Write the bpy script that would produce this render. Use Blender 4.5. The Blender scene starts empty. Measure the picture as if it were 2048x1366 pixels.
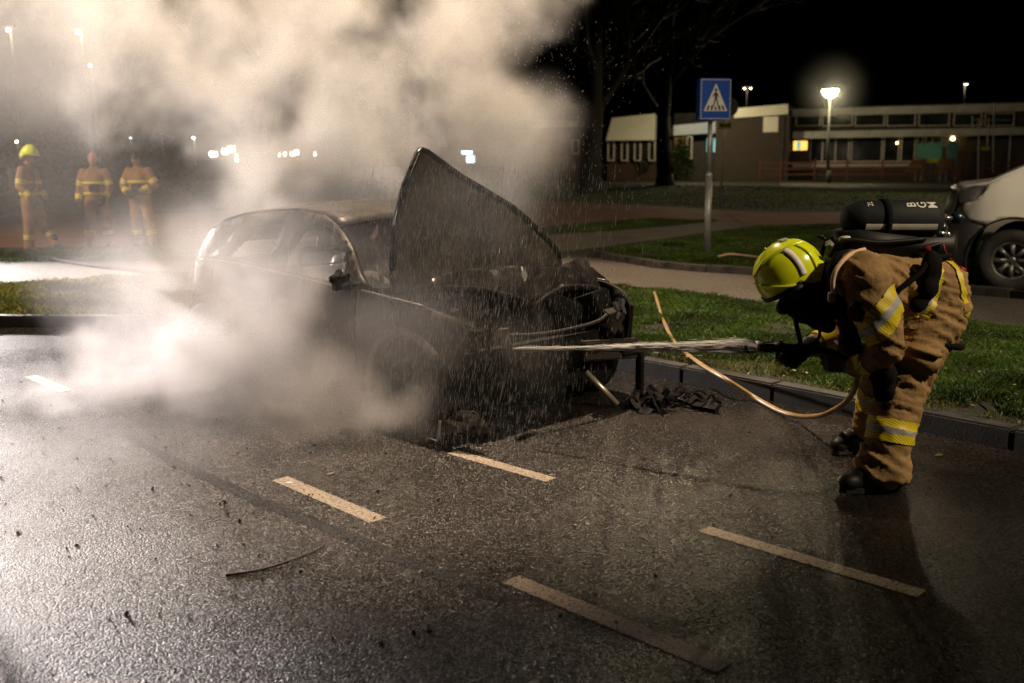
import bpy, bmesh, math, random
import numpy as np
from mathutils import Vector, Matrix, Euler, noise
from mathutils.geometry import delaunay_2d_cdt

RND = random.Random(11)
PI = math.pi
sc = bpy.context.scene
C = sc.collection
V = Vector

# ------------------------------------------------------------------ camera, world, lights, exposure
CAM_H, PITCH, ROLL, FPX = 1.63, math.radians(10.2), math.radians(0.6), 1991.0
_f = V((0, math.cos(PITCH), -math.sin(PITCH)))
_u0 = V((0, math.sin(PITCH), math.cos(PITCH)))
_r0 = V((1, 0, 0))
_r = math.cos(ROLL) * _r0 - math.sin(ROLL) * _u0
_u = math.sin(ROLL) * _r0 + math.cos(ROLL) * _u0
CAM_P = V((0, 0, CAM_H))
cam = bpy.data.cameras.new('camera')
cam_o = bpy.data.objects.new('camera', cam)
C.objects.link(cam_o)
cam_o.matrix_world = Matrix(((_r.x, _u.x, -_f.x, 0), (_r.y, _u.y, -_f.y, 0), (_r.z, _u.z, -_f.z, CAM_H), (0, 0, 0, 1)))
cam.sensor_width = 36.0
cam.lens = 36.0 * FPX / 2048.0
cam.clip_start = 0.05
cam.clip_end = 2000
cam.dof.use_dof = True
cam.dof.focus_distance = 5.5
cam.dof.aperture_fstop = 2.0
sc.camera = cam_o

world = bpy.data.worlds.new('World')
sc.world = world
world.use_nodes = True
wn = world.node_tree
bg = wn.nodes['Background']
sky = wn.nodes.new('ShaderNodeTexSky')
sky.sky_type = 'NISHITA'
sky.sun_disc = False
sky.sun_elevation = math.radians(-6)
sky.sun_rotation = math.radians(200)
wn.links.new(sky.outputs[0], bg.inputs[0])
bg.inputs[1].default_value = 0.005


def lamp(name, kind, loc, watts, color, size, target=None, angle=None, blend=0.6):
    l = bpy.data.lights.new(name, kind)
    l.energy = watts
    l.color = color
    l.shadow_soft_size = size
    o = bpy.data.objects.new(name, l)
    o.location = loc
    if target is not None:
        o.rotation_euler = (V(target) - V(loc)).to_track_quat('-Z', 'Y').to_euler()
    if angle:
        l.spot_size = angle
        l.spot_blend = blend
    C.objects.link(o)
    return o


# assumed work lights of an engine, out of frame on the left behind the car
lamp('assumed_work_light', 'SPOT', (-12.8, 20.2, 2.5), 20500, (1.0, 0.90, 0.86), 0.35, (-1.8, 7.0, 1.0), math.radians(46), 0.7)
# assumed warm lamps, unseen, out of frame
lamp('assumed_glint_spot', 'SPOT', (7.6, 19.0, 6.2), 1000, (1.0, 0.80, 0.54), 0.15, (1.38, 5.15, 0.35), math.radians(7.5), 0.7)  # assumed unseen lamp, cone narrowed to the road glint, hose shadow and jet
lamp('assumed_smoke_spot', 'SPOT', (-2.2, 11.5, 14.0), 18500, (1.0, 0.75, 0.52), 0.3, (-2.3, 10.3, 0.0), math.radians(54), 0.30)  # assumed unseen lamp high over the plume, brightens smoke and jet
lamp('assumed_right_spot', 'SPOT', (9.0, 1.0, 8.0), 4300, (1.0, 0.81, 0.54), 0.2, (4.0, 9.0, 0.4), math.radians(64), 0.6)  # assumed unseen lamp right of the camera, brightens bent firefighter, verge and van


lamp('lawn_fill', 'SPOT', (23.0, 38.0, 7.5), 4200, (1.0, 0.80, 0.48), 0.2, (13.0, 37.0, 0.0), math.radians(112), 0.5)  # added unseen lamp that brightens the far lawn and paths
lamp('left_fill', 'SPOT', (-14.5, 13.5, 7.0), 4200, (1.0, 0.80, 0.52), 0.2, (-8.5, 19.0, 0.3), math.radians(80), 0.5)  # added unseen lamp that brightens the left firefighters and the lawn there

sc.view_settings.view_transform = 'Standard'
sc.view_settings.look = 'None'
sc.view_settings.exposure = 0.0
sc.view_settings.gamma = 1.0
sc.view_settings.use_curve_mapping = False
cy = sc.cycles
cy.use_adaptive_sampling = True
cy.adaptive_threshold = 0.02
cy.use_denoising = True
cy.denoising_prefilter = 'NONE'
cy.max_bounces = 5
cy.diffuse_bounces = 2
cy.glossy_bounces = 2
cy.transmission_bounces = 3
cy.transparent_max_bounces = 8
cy.volume_bounces = 1
cy.volume_step_rate = 2.0
cy.sample_clamp_indirect = 2.0
cy.sample_clamp_direct = 12.0


def ray(px, py):
    return _f * FPX + _r * (px - 1024.0) + _u * (683.0 - py)


def at(px, py, Y=None, z=None):
    d = ray(px, py)
    t = (z - CAM_H) / d.z if z is not None else Y / d.y
    return CAM_P + d * t


# ------------------------------------------------------------------ materials
def lin(c):
    return tuple(c) + (1.0,) if len(c) == 3 else c


def pm(name, c1, c2=None, scale=6.0, rough=0.6, rough2=None, metal=0.0, bump=0.0, bscale=40.0, spec=0.5, coat=0.0, detail=4.0,
       lo=0.35, hi=0.65, coords='Object', trans=0.0):
    m = bpy.data.materials.new(name)
    m.use_nodes = True
    nt = m.node_tree
    b = nt.nodes['Principled BSDF']
    b.inputs['Base Color'].default_value = lin(c1)
    b.inputs['Roughness'].default_value = rough
    b.inputs['Metallic'].default_value = metal
    b.inputs['Specular IOR Level'].default_value = spec
    b.inputs['Coat Weight'].default_value = coat
    b.inputs['Coat Roughness'].default_value = 0.08
    b.inputs['Transmission Weight'].default_value = trans
    tc = nt.nodes.new('ShaderNodeTexCoord')
    if c2 is not None or rough2 is not None:
        n = nt.nodes.new('ShaderNodeTexNoise')
        n.inputs['Scale'].default_value = scale
        n.inputs['Detail'].default_value = detail
        nt.links.new(tc.outputs[coords], n.inputs['Vector'])
        mr = nt.nodes.new('ShaderNodeMapRange')
        mr.inputs[1].default_value = lo
        mr.inputs[2].default_value = hi
        nt.links.new(n.outputs['Fac'], mr.inputs[0])
        if c2 is not None:
            mx = nt.nodes.new('ShaderNodeMix')
            mx.data_type = 'RGBA'
            mx.inputs[6].default_value = lin(c1)
            mx.inputs[7].default_value = lin(c2)
            nt.links.new(mr.outputs[0], mx.inputs[0])
            nt.links.new(mx.outputs[2], b.inputs['Base Color'])
        if rough2 is not None:
            mr2 = nt.nodes.new('ShaderNodeMapRange')
            mr2.inputs[1].default_value = lo
            mr2.inputs[2].default_value = hi
            mr2.inputs[3].default_value = rough
            mr2.inputs[4].default_value = rough2
            nt.links.new(n.outputs['Fac'], mr2.inputs[0])
            nt.links.new(mr2.outputs[0], b.inputs['Roughness'])
    if bump:
        n2 = nt.nodes.new('ShaderNodeTexNoise')
        n2.inputs['Scale'].default_value = bscale
        n2.inputs['Detail'].default_value = 5
        nt.links.new(tc.outputs[coords], n2.inputs['Vector'])
        bp = nt.nodes.new('ShaderNodeBump')
        bp.inputs['Strength'].default_value = 1.0
        bp.inputs['Distance'].default_value = bump
        nt.links.new(n2.outputs['Fac'], bp.inputs['Height'])
        nt.links.new(bp.outputs[0], b.inputs['Normal'])
    return m


def emat(name, color, strength):
    m = bpy.data.materials.new(name)
    m.use_nodes = True
    b = m.node_tree.nodes['Principled BSDF']
    b.inputs['Base Color'].default_value = lin(color)
    b.inputs['Emission Color'].default_value = lin(color)
    b.inputs['Emission Strength'].default_value = strength
    m.cycles.emission_sampling = 'NONE'
    return m


# ------------------------------------------------------------------ mesh building
def interp(tab, x):
    if x <= tab[0][0]:
        return tab[0][1]
    for (a, b), (c, d) in zip(tab, tab[1:]):
        if x <= c:
            return b + (d - b) * (x - a) / (c - a)
    return tab[-1][1]


def frame(d, up=V((0, 0, 1))):
    d = V(d).normalized()
    if abs(d.dot(up)) > 0.98:
        up = V((1, 0, 0))
    a = d.cross(up).normalized()
    b = a.cross(d).normalized()
    return a, b


class MB:
    def __init__(self):
        self.v, self.f, self.m = [], [], []

    def add(self, vs, fs, mi=0):
        o = len(self.v)
        self.v += [tuple(p) for p in vs]
        self.f += [tuple(i + o for i in q) for q in fs]
        self.m += [mi] * len(fs)
        return self

    def box(self, c, s, M=None, mi=0, bev=0.0):
        hx, hy, hz = s[0] / 2, s[1] / 2, s[2] / 2
        if bev:
            bm = bmesh.new()
            bmesh.ops.create_cube(bm, size=1)
            bmesh.ops.scale(bm, vec=s, verts=bm.verts)
            bmesh.ops.bevel(bm, geom=bm.edges[:], offset=bev, segments=2, affect='EDGES')
            vs = [v.co.copy() for v in bm.verts]
            bm.verts.index_update()
            fs = [[v.index for v in f.verts] for f in bm.faces]
            bm.free()
        else:
            vs = [V((x * hx, y * hy, z * hz)) for x in (-1, 1) for y in (-1, 1) for z in (-1, 1)]
            fs = [(0, 1, 3, 2), (4, 6, 7, 5), (0, 4, 5, 1), (2, 3, 7, 6), (0, 2, 6, 4), (1, 5, 7, 3)]
        c = V(c)
        vs = [(M @ p if M else p) + c for p in vs]
        return self.add(vs, fs, mi)

    def loft(self, rings, cap=True, closed=True, mi=0):
        n = len(rings[0])
        vs = [p for r in rings for p in r]
        fs = []
        for i in range(len(rings) - 1):
            for j in range(n if closed else n - 1):
                k = (j + 1) % n
                fs.append((i * n + j, i * n + k, (i + 1) * n + k, (i + 1) * n + j))
        if cap and closed:
            fs.append(tuple(range(n - 1, -1, -1)))
            o = (len(rings) - 1) * n
            fs.append(tuple(range(o, o + n)))
        return self.add(vs, fs, mi)

    def tube(self, pts, rad, n=8, cap=True, mi=0, up=V((0, 0, 1))):
        pts = [V(p) for p in pts]
        if not isinstance(rad, (list, tuple)):
            rad = [rad] * len(pts)
        rings = []
        prev = None
        for i, p in enumerate(pts):
            d = (pts[min(i + 1, len(pts) - 1)] - pts[max(i - 1, 0)])
            if d.length < 1e-9:
                d = V((0, 0, 1))
            if prev is None:
                a, b = frame(d, up)
            else:
                d.normalize()
                a = prev - d * prev.dot(d)
                a = a.normalized() if a.length > 1e-6 else frame(d)[0]
                b = d.cross(a)
                b = -b if b.dot(V((0, 0, 0))) else b
            prev = a
            bb = d.normalized().cross(a)
            rings.append([p + (a * math.cos(t) + bb * math.sin(t)) * rad[i] for t in [2 * PI * k / n for k in range(n)]])
        return self.loft(rings, cap, True, mi)

    def lathe(self, prof, n=20, M=None, mi=0, cap=True):
        rings = [[V((r * math.cos(t), r * math.sin(t), h)) for t in [2 * PI * k / n for k in range(n)]] for r, h in prof]
        if M:
            rings = [[M @ p for p in r] for r in rings]
        return self.loft(rings, cap, True, mi)

    def ell(self, c, r, M=None, n=14, m=9, mi=0):
        c = V(c)
        rings = []
        for i in range(m + 1):
            a = -PI / 2 + PI * (i + 0.02) / (m + 0.04)
            ring = [V((r[0] * math.cos(a) * math.cos(t), r[1] * math.cos(a) * math.sin(t), r[2] * math.sin(a))) for t in
                    [2 * PI * k / n for k in range(n)]]
            rings.append([(M @ p if M else p) + c for p in ring])
        return self.loft(rings, True, True, mi)

    def cone(self, a, b, ra, rb, n=10):
        """round cone: two spheres and the surface between them"""
        a, b = V(a), V(b)
        d = (b - a)
        L = max(d.length, 1e-5)
        d = d / L
        x, y = frame(d)
        rings = []
        for k in range(1, 4):
            t = -PI / 2 + PI / 2 * k / 4
            rings.append((a + d * ra * math.sin(t), ra * math.cos(t)))
        for k in range(5):
            t = k / 4
            rings.append((a.lerp(b, t), ra + (rb - ra) * t))
        for k in range(1, 4):
            t = PI / 2 * k / 4
            rings.append((b + d * rb * math.sin(t), rb * math.cos(t)))
        self.loft([[c + (x * math.cos(t) + y * math.sin(t)) * r for t in [2 * PI * k / n for k in range(n)]] for c, r in rings])
        return self

    def prism(self, poly, ext, mi=0):
        """poly: list of 3D points (planar), ext: extrusion vector"""
        n = len(poly)
        e = V(ext)
        vs = [V(p) for p in poly] + [V(p) + e for p in poly]
        fs = [tuple(range(n - 1, -1, -1)), tuple(range(n, 2 * n))]
        fs += [(i, (i + 1) % n, n + (i + 1) % n, n + i) for i in range(n)]
        return self.add(vs, fs, mi)

    def build(self, name, mats, parent=None, smooth=False, local=False, **props):
        me = bpy.data.meshes.new(name)
        vs = self.v
        if parent is not None and not local:
            Mi = WM[parent.name].inverted()
            vs = [tuple(Mi @ V(p)) for p in vs]
        me.from_pydata(vs, [], self.f)
        if not isinstance(mats, (list, tuple)):
            mats = [mats]
        for m in mats:
            me.materials.append(m)
        if len(mats) > 1:
            me.polygons.foreach_set('material_index', self.m)
        if smooth:
            me.polygons.foreach_set('use_smooth', [True] * len(me.polygons))
        me.update()
        bm = bmesh.new()
        bm.from_mesh(me)
        bmesh.ops.recalc_face_normals(bm, faces=bm.faces)
        bm.to_mesh(me)
        bm.free()
        o = bpy.data.objects.new(name, me)
        C.objects.link(o)
        if parent is not None:
            o.parent = parent
            WM[o.name] = WM[parent.name]
        else:
            WM[o.name] = Matrix()
        for k, v in props.items():
            o[k] = v
        return o


WM = {}


def thing(name, label, cat, loc=(0, 0, 0), rz=0.0, group=None):
    o = bpy.data.objects.new(name, None)
    o.empty_display_size = 0.1
    o.location = loc
    o.rotation_euler = (0, 0, rz)
    o['label'] = label
    o['category'] = cat
    if group:
        o['group'] = group
    C.objects.link(o)
    WM[o.name] = Matrix.Translation(V(loc)) @ Matrix.Rotation(rz, 4, 'Z')
    return o


def rename_world(o):
    WM[o.name] = WM.get(o.name, Matrix())


def smooth_angle(o, deg=40):
    o.data.polygons.foreach_set('use_smooth', [True] * len(o.data.polygons))
    try:
        o.data.set_sharp_from_angle(angle=math.radians(deg))
    except Exception:
        pass


def solid(o, t, offset=-1):
    m = o.modifiers.new('thick', 'SOLIDIFY')
    m.thickness = t
    m.offset = offset


def remesh(o, voxel, smooth=4, disp=0.0, dscale=0.15, fac=0.5):
    r = o.modifiers.new('skin', 'REMESH')
    r.mode = 'VOXEL'
    r.voxel_size = voxel
    r.use_smooth_shade = True
    if smooth:
        s = o.modifiers.new('soft', 'SMOOTH')
        s.iterations = smooth
        s.factor = fac
    if disp:
        t = bpy.data.textures.new('folds', 'CLOUDS')
        t.noise_scale = dscale
        t.noise_depth = 2
        d = o.modifiers.new('folds', 'DISPLACE')
        d.texture = t
        d.strength = disp
        d.mid_level = 0.5
        d.texture_coords = 'LOCAL'


def bake(o, fn=None):
    """replace the object's mesh by its evaluated one, then move each vertex by fn(co, normal)"""
    dg = bpy.context.evaluated_depsgraph_get()
    me = bpy.data.meshes.new_from_object(o.evaluated_get(dg))
    o.modifiers.clear()
    if fn:
        off_ = [fn(v.co, v.normal) for v in me.vertices]
        for v, d in zip(me.vertices, off_):
            v.co = v.co + v.normal * d
    me.polygons.foreach_set('use_smooth', [True] * len(me.polygons))
    me.update()
    o.data = me


def inpoly(x, y, poly):
    c = False
    j = len(poly) - 1
    for i in range(len(poly)):
        xi, yi = poly[i][0], poly[i][1]
        xj, yj = poly[j][0], poly[j][1]
        if (yi > y) != (yj > y) and x < (xj - xi) * (y - yi) / (yj - yi) + xi:
            c = not c
        j = i
    return c


def panel(mb, outline, holes, step, fmap, mi=0, sub=0.06):
    """triangulated sheet: outline minus holes in 2D, mapped to 3D by fmap"""
    def dense(poly):
        out = []
        for (a, b) in zip(poly, poly[1:] + poly[:1]):
            a, b = V(a), V(b)
            k = max(1, int((b - a).length / sub))
            out += [a.lerp(b, t / k) for t in range(k)]
        return out
    pts, edges = [], []
    loops = [dense(outline)] + [dense(h) for h in holes]
    for lp in loops:
        o = len(pts)
        pts += lp
        edges += [(o + i, o + (i + 1) % len(lp)) for i in range(len(lp))]
    xs = [p.x for p in loops[0]]
    ys = [p.y for p in loops[0]]
    x = min(xs) + step / 2
    while x < max(xs):
        y = min(ys) + step / 2
        while y < max(ys):
            if inpoly(x, y, loops[0]) and not any(inpoly(x, y, h) for h in loops[1:]):
                pts.append(V((x + RND.uniform(-.2, .2) * step, y + RND.uniform(-.2, .2) * step)))
            y += step
        x += step
    r = delaunay_2d_cdt(pts, edges, [], 0, 1e-5)
    vs, fs = r[0], r[2]
    keep = []
    for f in fs:
        cx = sum(vs[i].x for i in f) / len(f)
        cy_ = sum(vs[i].y for i in f) / len(f)
        if inpoly(cx, cy_, loops[0]) and not any(inpoly(cx, cy_, h) for h in loops[1:]):
            keep.append(f)
    mb.add([fmap(v.x, v.y) for v in vs], keep, mi)
    return mb


def spline(pts, n=8):
    pts = [V(p) for p in pts]
    out = []
    for i in range(len(pts) - 1):
        p0 = pts[max(i - 1, 0)]
        p1, p2 = pts[i], pts[i + 1]
        p3 = pts[min(i + 2, len(pts) - 1)]
        for k in range(n):
            t = k / n
            out.append(0.5 * ((2 * p1) + (p2 - p0) * t + (2 * p0 - 5 * p1 + 4 * p2 - p3) * t * t + (3 * p1 - p0 - 3 * p2 + p3) * t ** 3))
    out.append(pts[-1])
    return out


def text_mesh(txt, size=1.0, bold=False):
    cu = bpy.data.curves.new('lettering', 'FONT')
    cu.body = txt
    cu.size = size
    cu.align_x = 'CENTER'
    cu.align_y = 'CENTER'
    cu.offset = 0.012 * size if bold else 0.0
    cu.resolution_u = 3
    o = bpy.data.objects.new('lettering', cu)
    C.objects.link(o)
    dg = bpy.context.evaluated_depsgraph_get()
    me = bpy.data.meshes.new_from_object(o.evaluated_get(dg))
    vs = [v.co.copy() for v in me.vertices]
    fs = [tuple(p.vertices) for p in me.polygons]
    bpy.data.objects.remove(o)
    bpy.data.curves.remove(cu)
    bpy.data.meshes.remove(me)
    return vs, fs


def copy_tree(o, parent=None):
    c = o.copy()
    C.objects.link(c)
    c.parent = parent
    for ch in list(o.children):
        copy_tree(ch, c)
    return c


MAT = {}
# ------------------------------------------------------------------ setting materials
def asphalt_mat(name, c1, c2, rough, rough2, grain=95.0, gd=0.006, spec=0.5, wet=1.2):
    m = bpy.data.materials.new(name)
    m.use_nodes = True
    nt = m.node_tree
    N, L = nt.nodes, nt.links
    b = N['Principled BSDF']
    tc = N.new('ShaderNodeTexCoord')
    vo = N.new('ShaderNodeTexVoronoi')
    vo.inputs['Scale'].default_value = grain
    L.new(tc.outputs['Object'], vo.inputs['Vector'])
    n1 = N.new('ShaderNodeTexNoise')
    n1.inputs['Scale'].default_value = 0.9
    n1.inputs['Detail'].default_value = 6
    L.new(tc.outputs['Object'], n1.inputs['Vector'])
    n2 = N.new('ShaderNodeTexNoise')
    n2.inputs['Scale'].default_value = 300
    L.new(tc.outputs['Object'], n2.inputs['Vector'])
    mx = N.new('ShaderNodeMix')
    mx.data_type = 'RGBA'
    mx.inputs[6].default_value = lin(c1)
    mx.inputs[7].default_value = lin(c2)
    # stones differ from each other, patches differ more slowly
    sep = N.new('ShaderNodeSeparateColor')
    L.new(vo.outputs['Color'], sep.inputs[0])
    pw_ = N.new('ShaderNodeMath')
    pw_.operation = 'POWER'
    L.new(sep.outputs[0], pw_.inputs[0])
    pw_.inputs[1].default_value = 2.2
    ad = N.new('ShaderNodeMath')
    ad.operation = 'MULTIPLY'
    L.new(pw_.outputs[0], ad.inputs[0])
    L.new(n1.outputs['Fac'], ad.inputs[1])
    L.new(ad.outputs[0], mx.inputs[0])
    L.new(mx.outputs[2], b.inputs['Base Color'])
    mr = N.new('ShaderNodeMapRange')
    mr.inputs[1].default_value = 0.38
    mr.inputs[2].default_value = 0.62
    mr.inputs[3].default_value = rough
    mr.inputs[4].default_value = rough2
    L.new(n1.outputs['Fac'], mr.inputs[0])
    L.new(mr.outputs[0], b.inputs['Roughness'])
    # dry stones, wet stones, and a few pale chips that glint
    sp2 = N.new('ShaderNodeMath')
    sp2.operation = 'POWER'
    L.new(sep.outputs[1], sp2.inputs[0])
    sp2.inputs[1].default_value = 2.5
    sp3 = N.new('ShaderNodeMath')
    sp3.operation = 'MULTIPLY_ADD'
    L.new(sp2.outputs[0], sp3.inputs[0])
    sp3.inputs[1].default_value = spec * 2.6
    sp3.inputs[2].default_value = spec * 0.2
    L.new(sp3.outputs[0], b.inputs['Specular IOR Level'])
    h = N.new('ShaderNodeMath')
    h.operation = 'SUBTRACT'
    h.inputs[0].default_value = 1.0
    L.new(vo.outputs['Distance'], h.inputs[1])
    h2 = N.new('ShaderNodeMath')
    h2.operation = 'MULTIPLY_ADD'
    L.new(n2.outputs['Fac'], h2.inputs[0])
    h2.inputs[1].default_value = 0.10
    L.new(h.outputs[0], h2.inputs[2])
    h3 = N.new('ShaderNodeMath')
    h3.operation = 'MULTIPLY_ADD'
    L.new(sep.outputs[1], h3.inputs[0])
    h3.inputs[1].default_value = 0.5
    L.new(h2.outputs[0], h3.inputs[2])
    # wet film: each stone has its own shine
    mr3 = N.new('ShaderNodeMath')
    mr3.operation = 'MULTIPLY_ADD'
    L.new(sep.outputs[2], mr3.inputs[0])
    mr3.inputs[1].default_value = 0.14
    L.new(mr.outputs[0], mr3.inputs[2])
    L.new(mr3.outputs[0], b.inputs['Roughness'])
    bp = N.new('ShaderNodeBump')
    bp.inputs['Strength'].default_value = 1.0
    bp.inputs['Distance'].default_value = gd
    L.new(h3.outputs[0], bp.inputs['Height'])
    L.new(bp.outputs[0], b.inputs['Normal'])
    return m


def grass_mat(name, c1, c2, c3):
    m = bpy.data.materials.new(name)
    m.use_nodes = True
    nt = m.node_tree
    N, L = nt.nodes, nt.links
    b = N['Principled BSDF']
    g = N.new('ShaderNodeNewGeometry')
    cr = N.new('ShaderNodeValToRGB')
    e = cr.color_ramp.elements
    e[0].position, e[0].color = 0.0, lin(c1)
    e[1].position, e[1].color = 1.0, lin(c3)
    k = cr.color_ramp.elements.new(0.6)
    k.color = lin(c2)
    L.new(g.outputs['Random Per Island'], cr.inputs[0])
    tc = N.new('ShaderNodeTexCoord')
    nz_ = N.new('ShaderNodeTexNoise')
    nz_.inputs['Scale'].default_value = 1.4
    nz_.inputs['Detail'].default_value = 5
    L.new(tc.outputs['Object'], nz_.inputs['Vector'])
    mr = N.new('ShaderNodeMapRange')
    mr.inputs[1].default_value = 0.35
    mr.inputs[2].default_value = 0.65
    mr.inputs[3].default_value = 0.45
    mr.inputs[4].default_value = 1.35
    L.new(nz_.outputs['Fac'], mr.inputs[0])
    ml = N.new('ShaderNodeVectorMath')
    ml.operation = 'SCALE'
    L.new(cr.outputs[0], ml.inputs[0])
    L.new(mr.outputs[0], ml.inputs['Scale'])
    L.new(ml.outputs[0], b.inputs['Base Color'])
    b.inputs['Roughness'].default_value = 0.6
    b.inputs['Specular IOR Level'].default_value = 0.12
    return m


MAT['asphalt'] = asphalt_mat('wet asphalt', (0.0035, 0.0031, 0.0027), (0.060, 0.045, 0.032), 0.16, 0.28, 110, 0.0045, 0.32)
MAT['side_asphalt'] = asphalt_mat('side road asphalt', (0.055, 0.047, 0.038), (0.11, 0.09, 0.07), 0.6, 0.75, 90, 0.003)
MAT['path'] = pm('path tiles', (0.10, 0.08, 0.06), (0.15, 0.12, 0.09), 2.0, 0.75, bump=0.004, bscale=60)
MAT['brick_path'] = pm('brown clinker paving', (0.13, 0.058, 0.030), (0.19, 0.085, 0.045), 1.2, 0.75, bump=0.005, bscale=40)
MAT['soil'] = pm('lawn soil', (0.007, 0.008, 0.003), (0.016, 0.017, 0.006), 0.7, 0.9, bump=0.02, bscale=18)
MAT['kerb'] = pm('concrete kerb', (0.012, 0.0105, 0.009), (0.036, 0.031, 0.026), 7.0, 0.5, 0.8, bump=0.0015, bscale=60)
MAT['line'] = pm('worn road paint', (0.07, 0.06, 0.05), (0.46, 0.38, 0.30), 70.0, 0.4, 0.7, bump=0.008, bscale=160, lo=0.36, hi=0.52)
MAT['seam'] = asphalt_mat('bitumen seam', (0.004, 0.004, 0.004), (0.014, 0.012, 0.011), 0.20, 0.34, 150, 0.002, 0.22)
MAT['grass'] = grass_mat('grass', (0.020, 0.055, 0.006), (0.050, 0.105, 0.012), (0.15, 0.16, 0.035))
MAT['grass_dry'] = grass_mat('yellowing grass', (0.05, 0.085, 0.012), (0.14, 0.15, 0.03), (0.30, 0.25, 0.10))


def sheet(name, poly, z, m, parent=None, **props):
    mb = MB()
    mb.add([(p[0], p[1], z if len(p) < 3 or z is not None else p[2]) for p in poly], [tuple(range(len(poly)))])
    o = mb.build(name, m, parent)
    bm = bmesh.new()
    bm.from_mesh(o.data)
    bmesh.ops.triangulate(bm, faces=bm.faces)
    for f in bm.faces:
        if f.normal.z < 0:
            f.normal_flip()
    bm.to_mesh(o.data)
    bm.free()
    for k, v in props.items():
        o[k] = v
    return o


GZ = 0.10
KERB = spline([(-40, 11.6, 0), (-12, 10.55, 0), (-5.3, 10.19, 0), (-3.35, 10.07, 0), (-2.2, 10.02, 0), (-1.25, 9.8, 0), (-0.4, 9.1, 0), (0.94, 7.63, 0),
               (2.86, 5.38, 0), (5.6, 2.2, 0), (14.0, -7.5, 0)], 6)
sheet('road', [(p.x, p.y) for p in KERB] + [(14, -14), (-40, -14)], 0.0, MAT['asphalt'], kind='structure')
sheet('ground', [(p.x, p.y) for p in KERB] + [(400, -14), (400, 500), (-400, 500), (-400, 11.6)], GZ, MAT['soil'], kind='structure')
road = bpy.data.objects['road']


def W2(pts, z=GZ):
    return [at(x, y, z=z) for x, y in pts]


T1 = [(-900, 555), (0, 530), (350, 522), (800, 508), (1100, 508), (1180, 514), (1310, 537), (1500, 551), (2048, 600), (2900, 700)]
B1 = [(-900, 610), (0, 567), (330, 549), (700, 546), (1000, 553), (1215, 567), (1500, 603), (1930, 640), (2048, 656), (2900, 760)]
wT1, wB1 = W2(T1), W2(B1)
sheet('side_road', wT1 + wB1[::-1], GZ + 0.006, MAT['side_asphalt'], kind='structure')
P2 = [(1060, 512), (1190, 497), (1310, 481), (1430, 463), (1525, 451), (1440, 443), (1300, 457), (1100, 471), (900, 480), (700, 500), (800, 512)]
sheet('footpath', W2(P2), GZ + 0.010, MAT['path'], kind='structure')
P3 = [(-900, 440), (0, 432), (330, 428), (700, 408), (1060, 401), (1300, 412), (1520, 425), (1700, 426), (2048, 442), (2900, 470),
      (2900, 520), (2048, 470), (1700, 447), (1520, 452), (1430, 442), (1300, 437), (1130, 450), (1000, 470), (700, 480), (330, 492), (0, 497), (-900, 520)]
sheet('cycle_path', W2(P3), GZ + 0.014, MAT['brick_path'], kind='structure')
P4 = [(1560, 366), (1700, 367), (1980, 370), (2400, 372), (2400, 384), (1980, 380), (1700, 376), (1560, 373)]
sheet('school_path', W2(P4), GZ + 0.010, MAT['path'], kind='structure')
P5 = [(380, 353), (620, 352), (1000, 354), (1000, 358), (620, 357), (380, 358)]
sheet('far_road', W2(P5), GZ + 0.010, MAT['path'], kind='structure')


def kerb_run(pts, width, zt, zb, length, name, s_from=None, s_to=None):
    base = MB()
    left = []
    for i, p in enumerate(pts):
        d = (pts[min(i + 1, len(pts) - 1)] - pts[max(i - 1, 0)])
        d.z = 0
        d.normalize()
        left.append(V((-d.y, d.x, 0)))
    rings = []
    for p, n in zip(pts, left):
        rings.append([V((p.x + n.x * a, p.y + n.y * a, z)) for a, z in ((0.015, zb), (0.015, zt - 0.015), (width, zt - 0.015), (width, zb))])
    base.loft(rings)
    k = base.build(name, MAT['seam'], kind='structure')
    # one stone mesh, shared
    st = MB().box((0, 0, 0), (length - 0.012, width, zt - zb), bev=0.012)
    first = None
    acc, nxt = 0.0, length / 2
    for i in range(len(pts) - 1):
        seg = (pts[i + 1] - pts[i])
        sl = seg.length
        while acc + sl >= nxt:
            q = pts[i].lerp(pts[i + 1], (nxt - acc) / sl)
            nxt += length
            if (s_from and not s_from(q)):
                continue
            d = seg.normalized()
            n = V((-d.y, d.x, 0))
            if first is None:
                first = st.build('kerb_stone', MAT['kerb'], k, local=True)
                o = first
            else:
                o = first.copy()
                C.objects.link(o)
            o.parent = k
            c = q + n * (width / 2)
            o.location = (c.x, c.y, (zt + zb) / 2 + RND.uniform(-.003, .003))
            o.rotation_euler = (0, 0, math.atan2(d.y, d.x) + RND.uniform(-.006, .006))
        acc += sl
    return k


kerb_run(KERB, 0.13, GZ + 0.022, -0.03, 0.8, 'kerb', lambda q: -9 < q.x < 6)
kt = W2([(1178, 513), (1215, 521), (1310, 537), (1400, 545), (1500, 551), (1700, 568), (1850, 582), (2048, 600)], GZ)
kt = [V((p.x, p.y, 0)) for p in kt]
kerb_run([p for p in kt], 0.16, GZ + 0.10, GZ - 0.02, 1.0, 'side_road_kerb')

# road paint: broken line pairs and the bitumen seam
dash_dir = V((0.665, -0.747, 0)).normalized()


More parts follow.
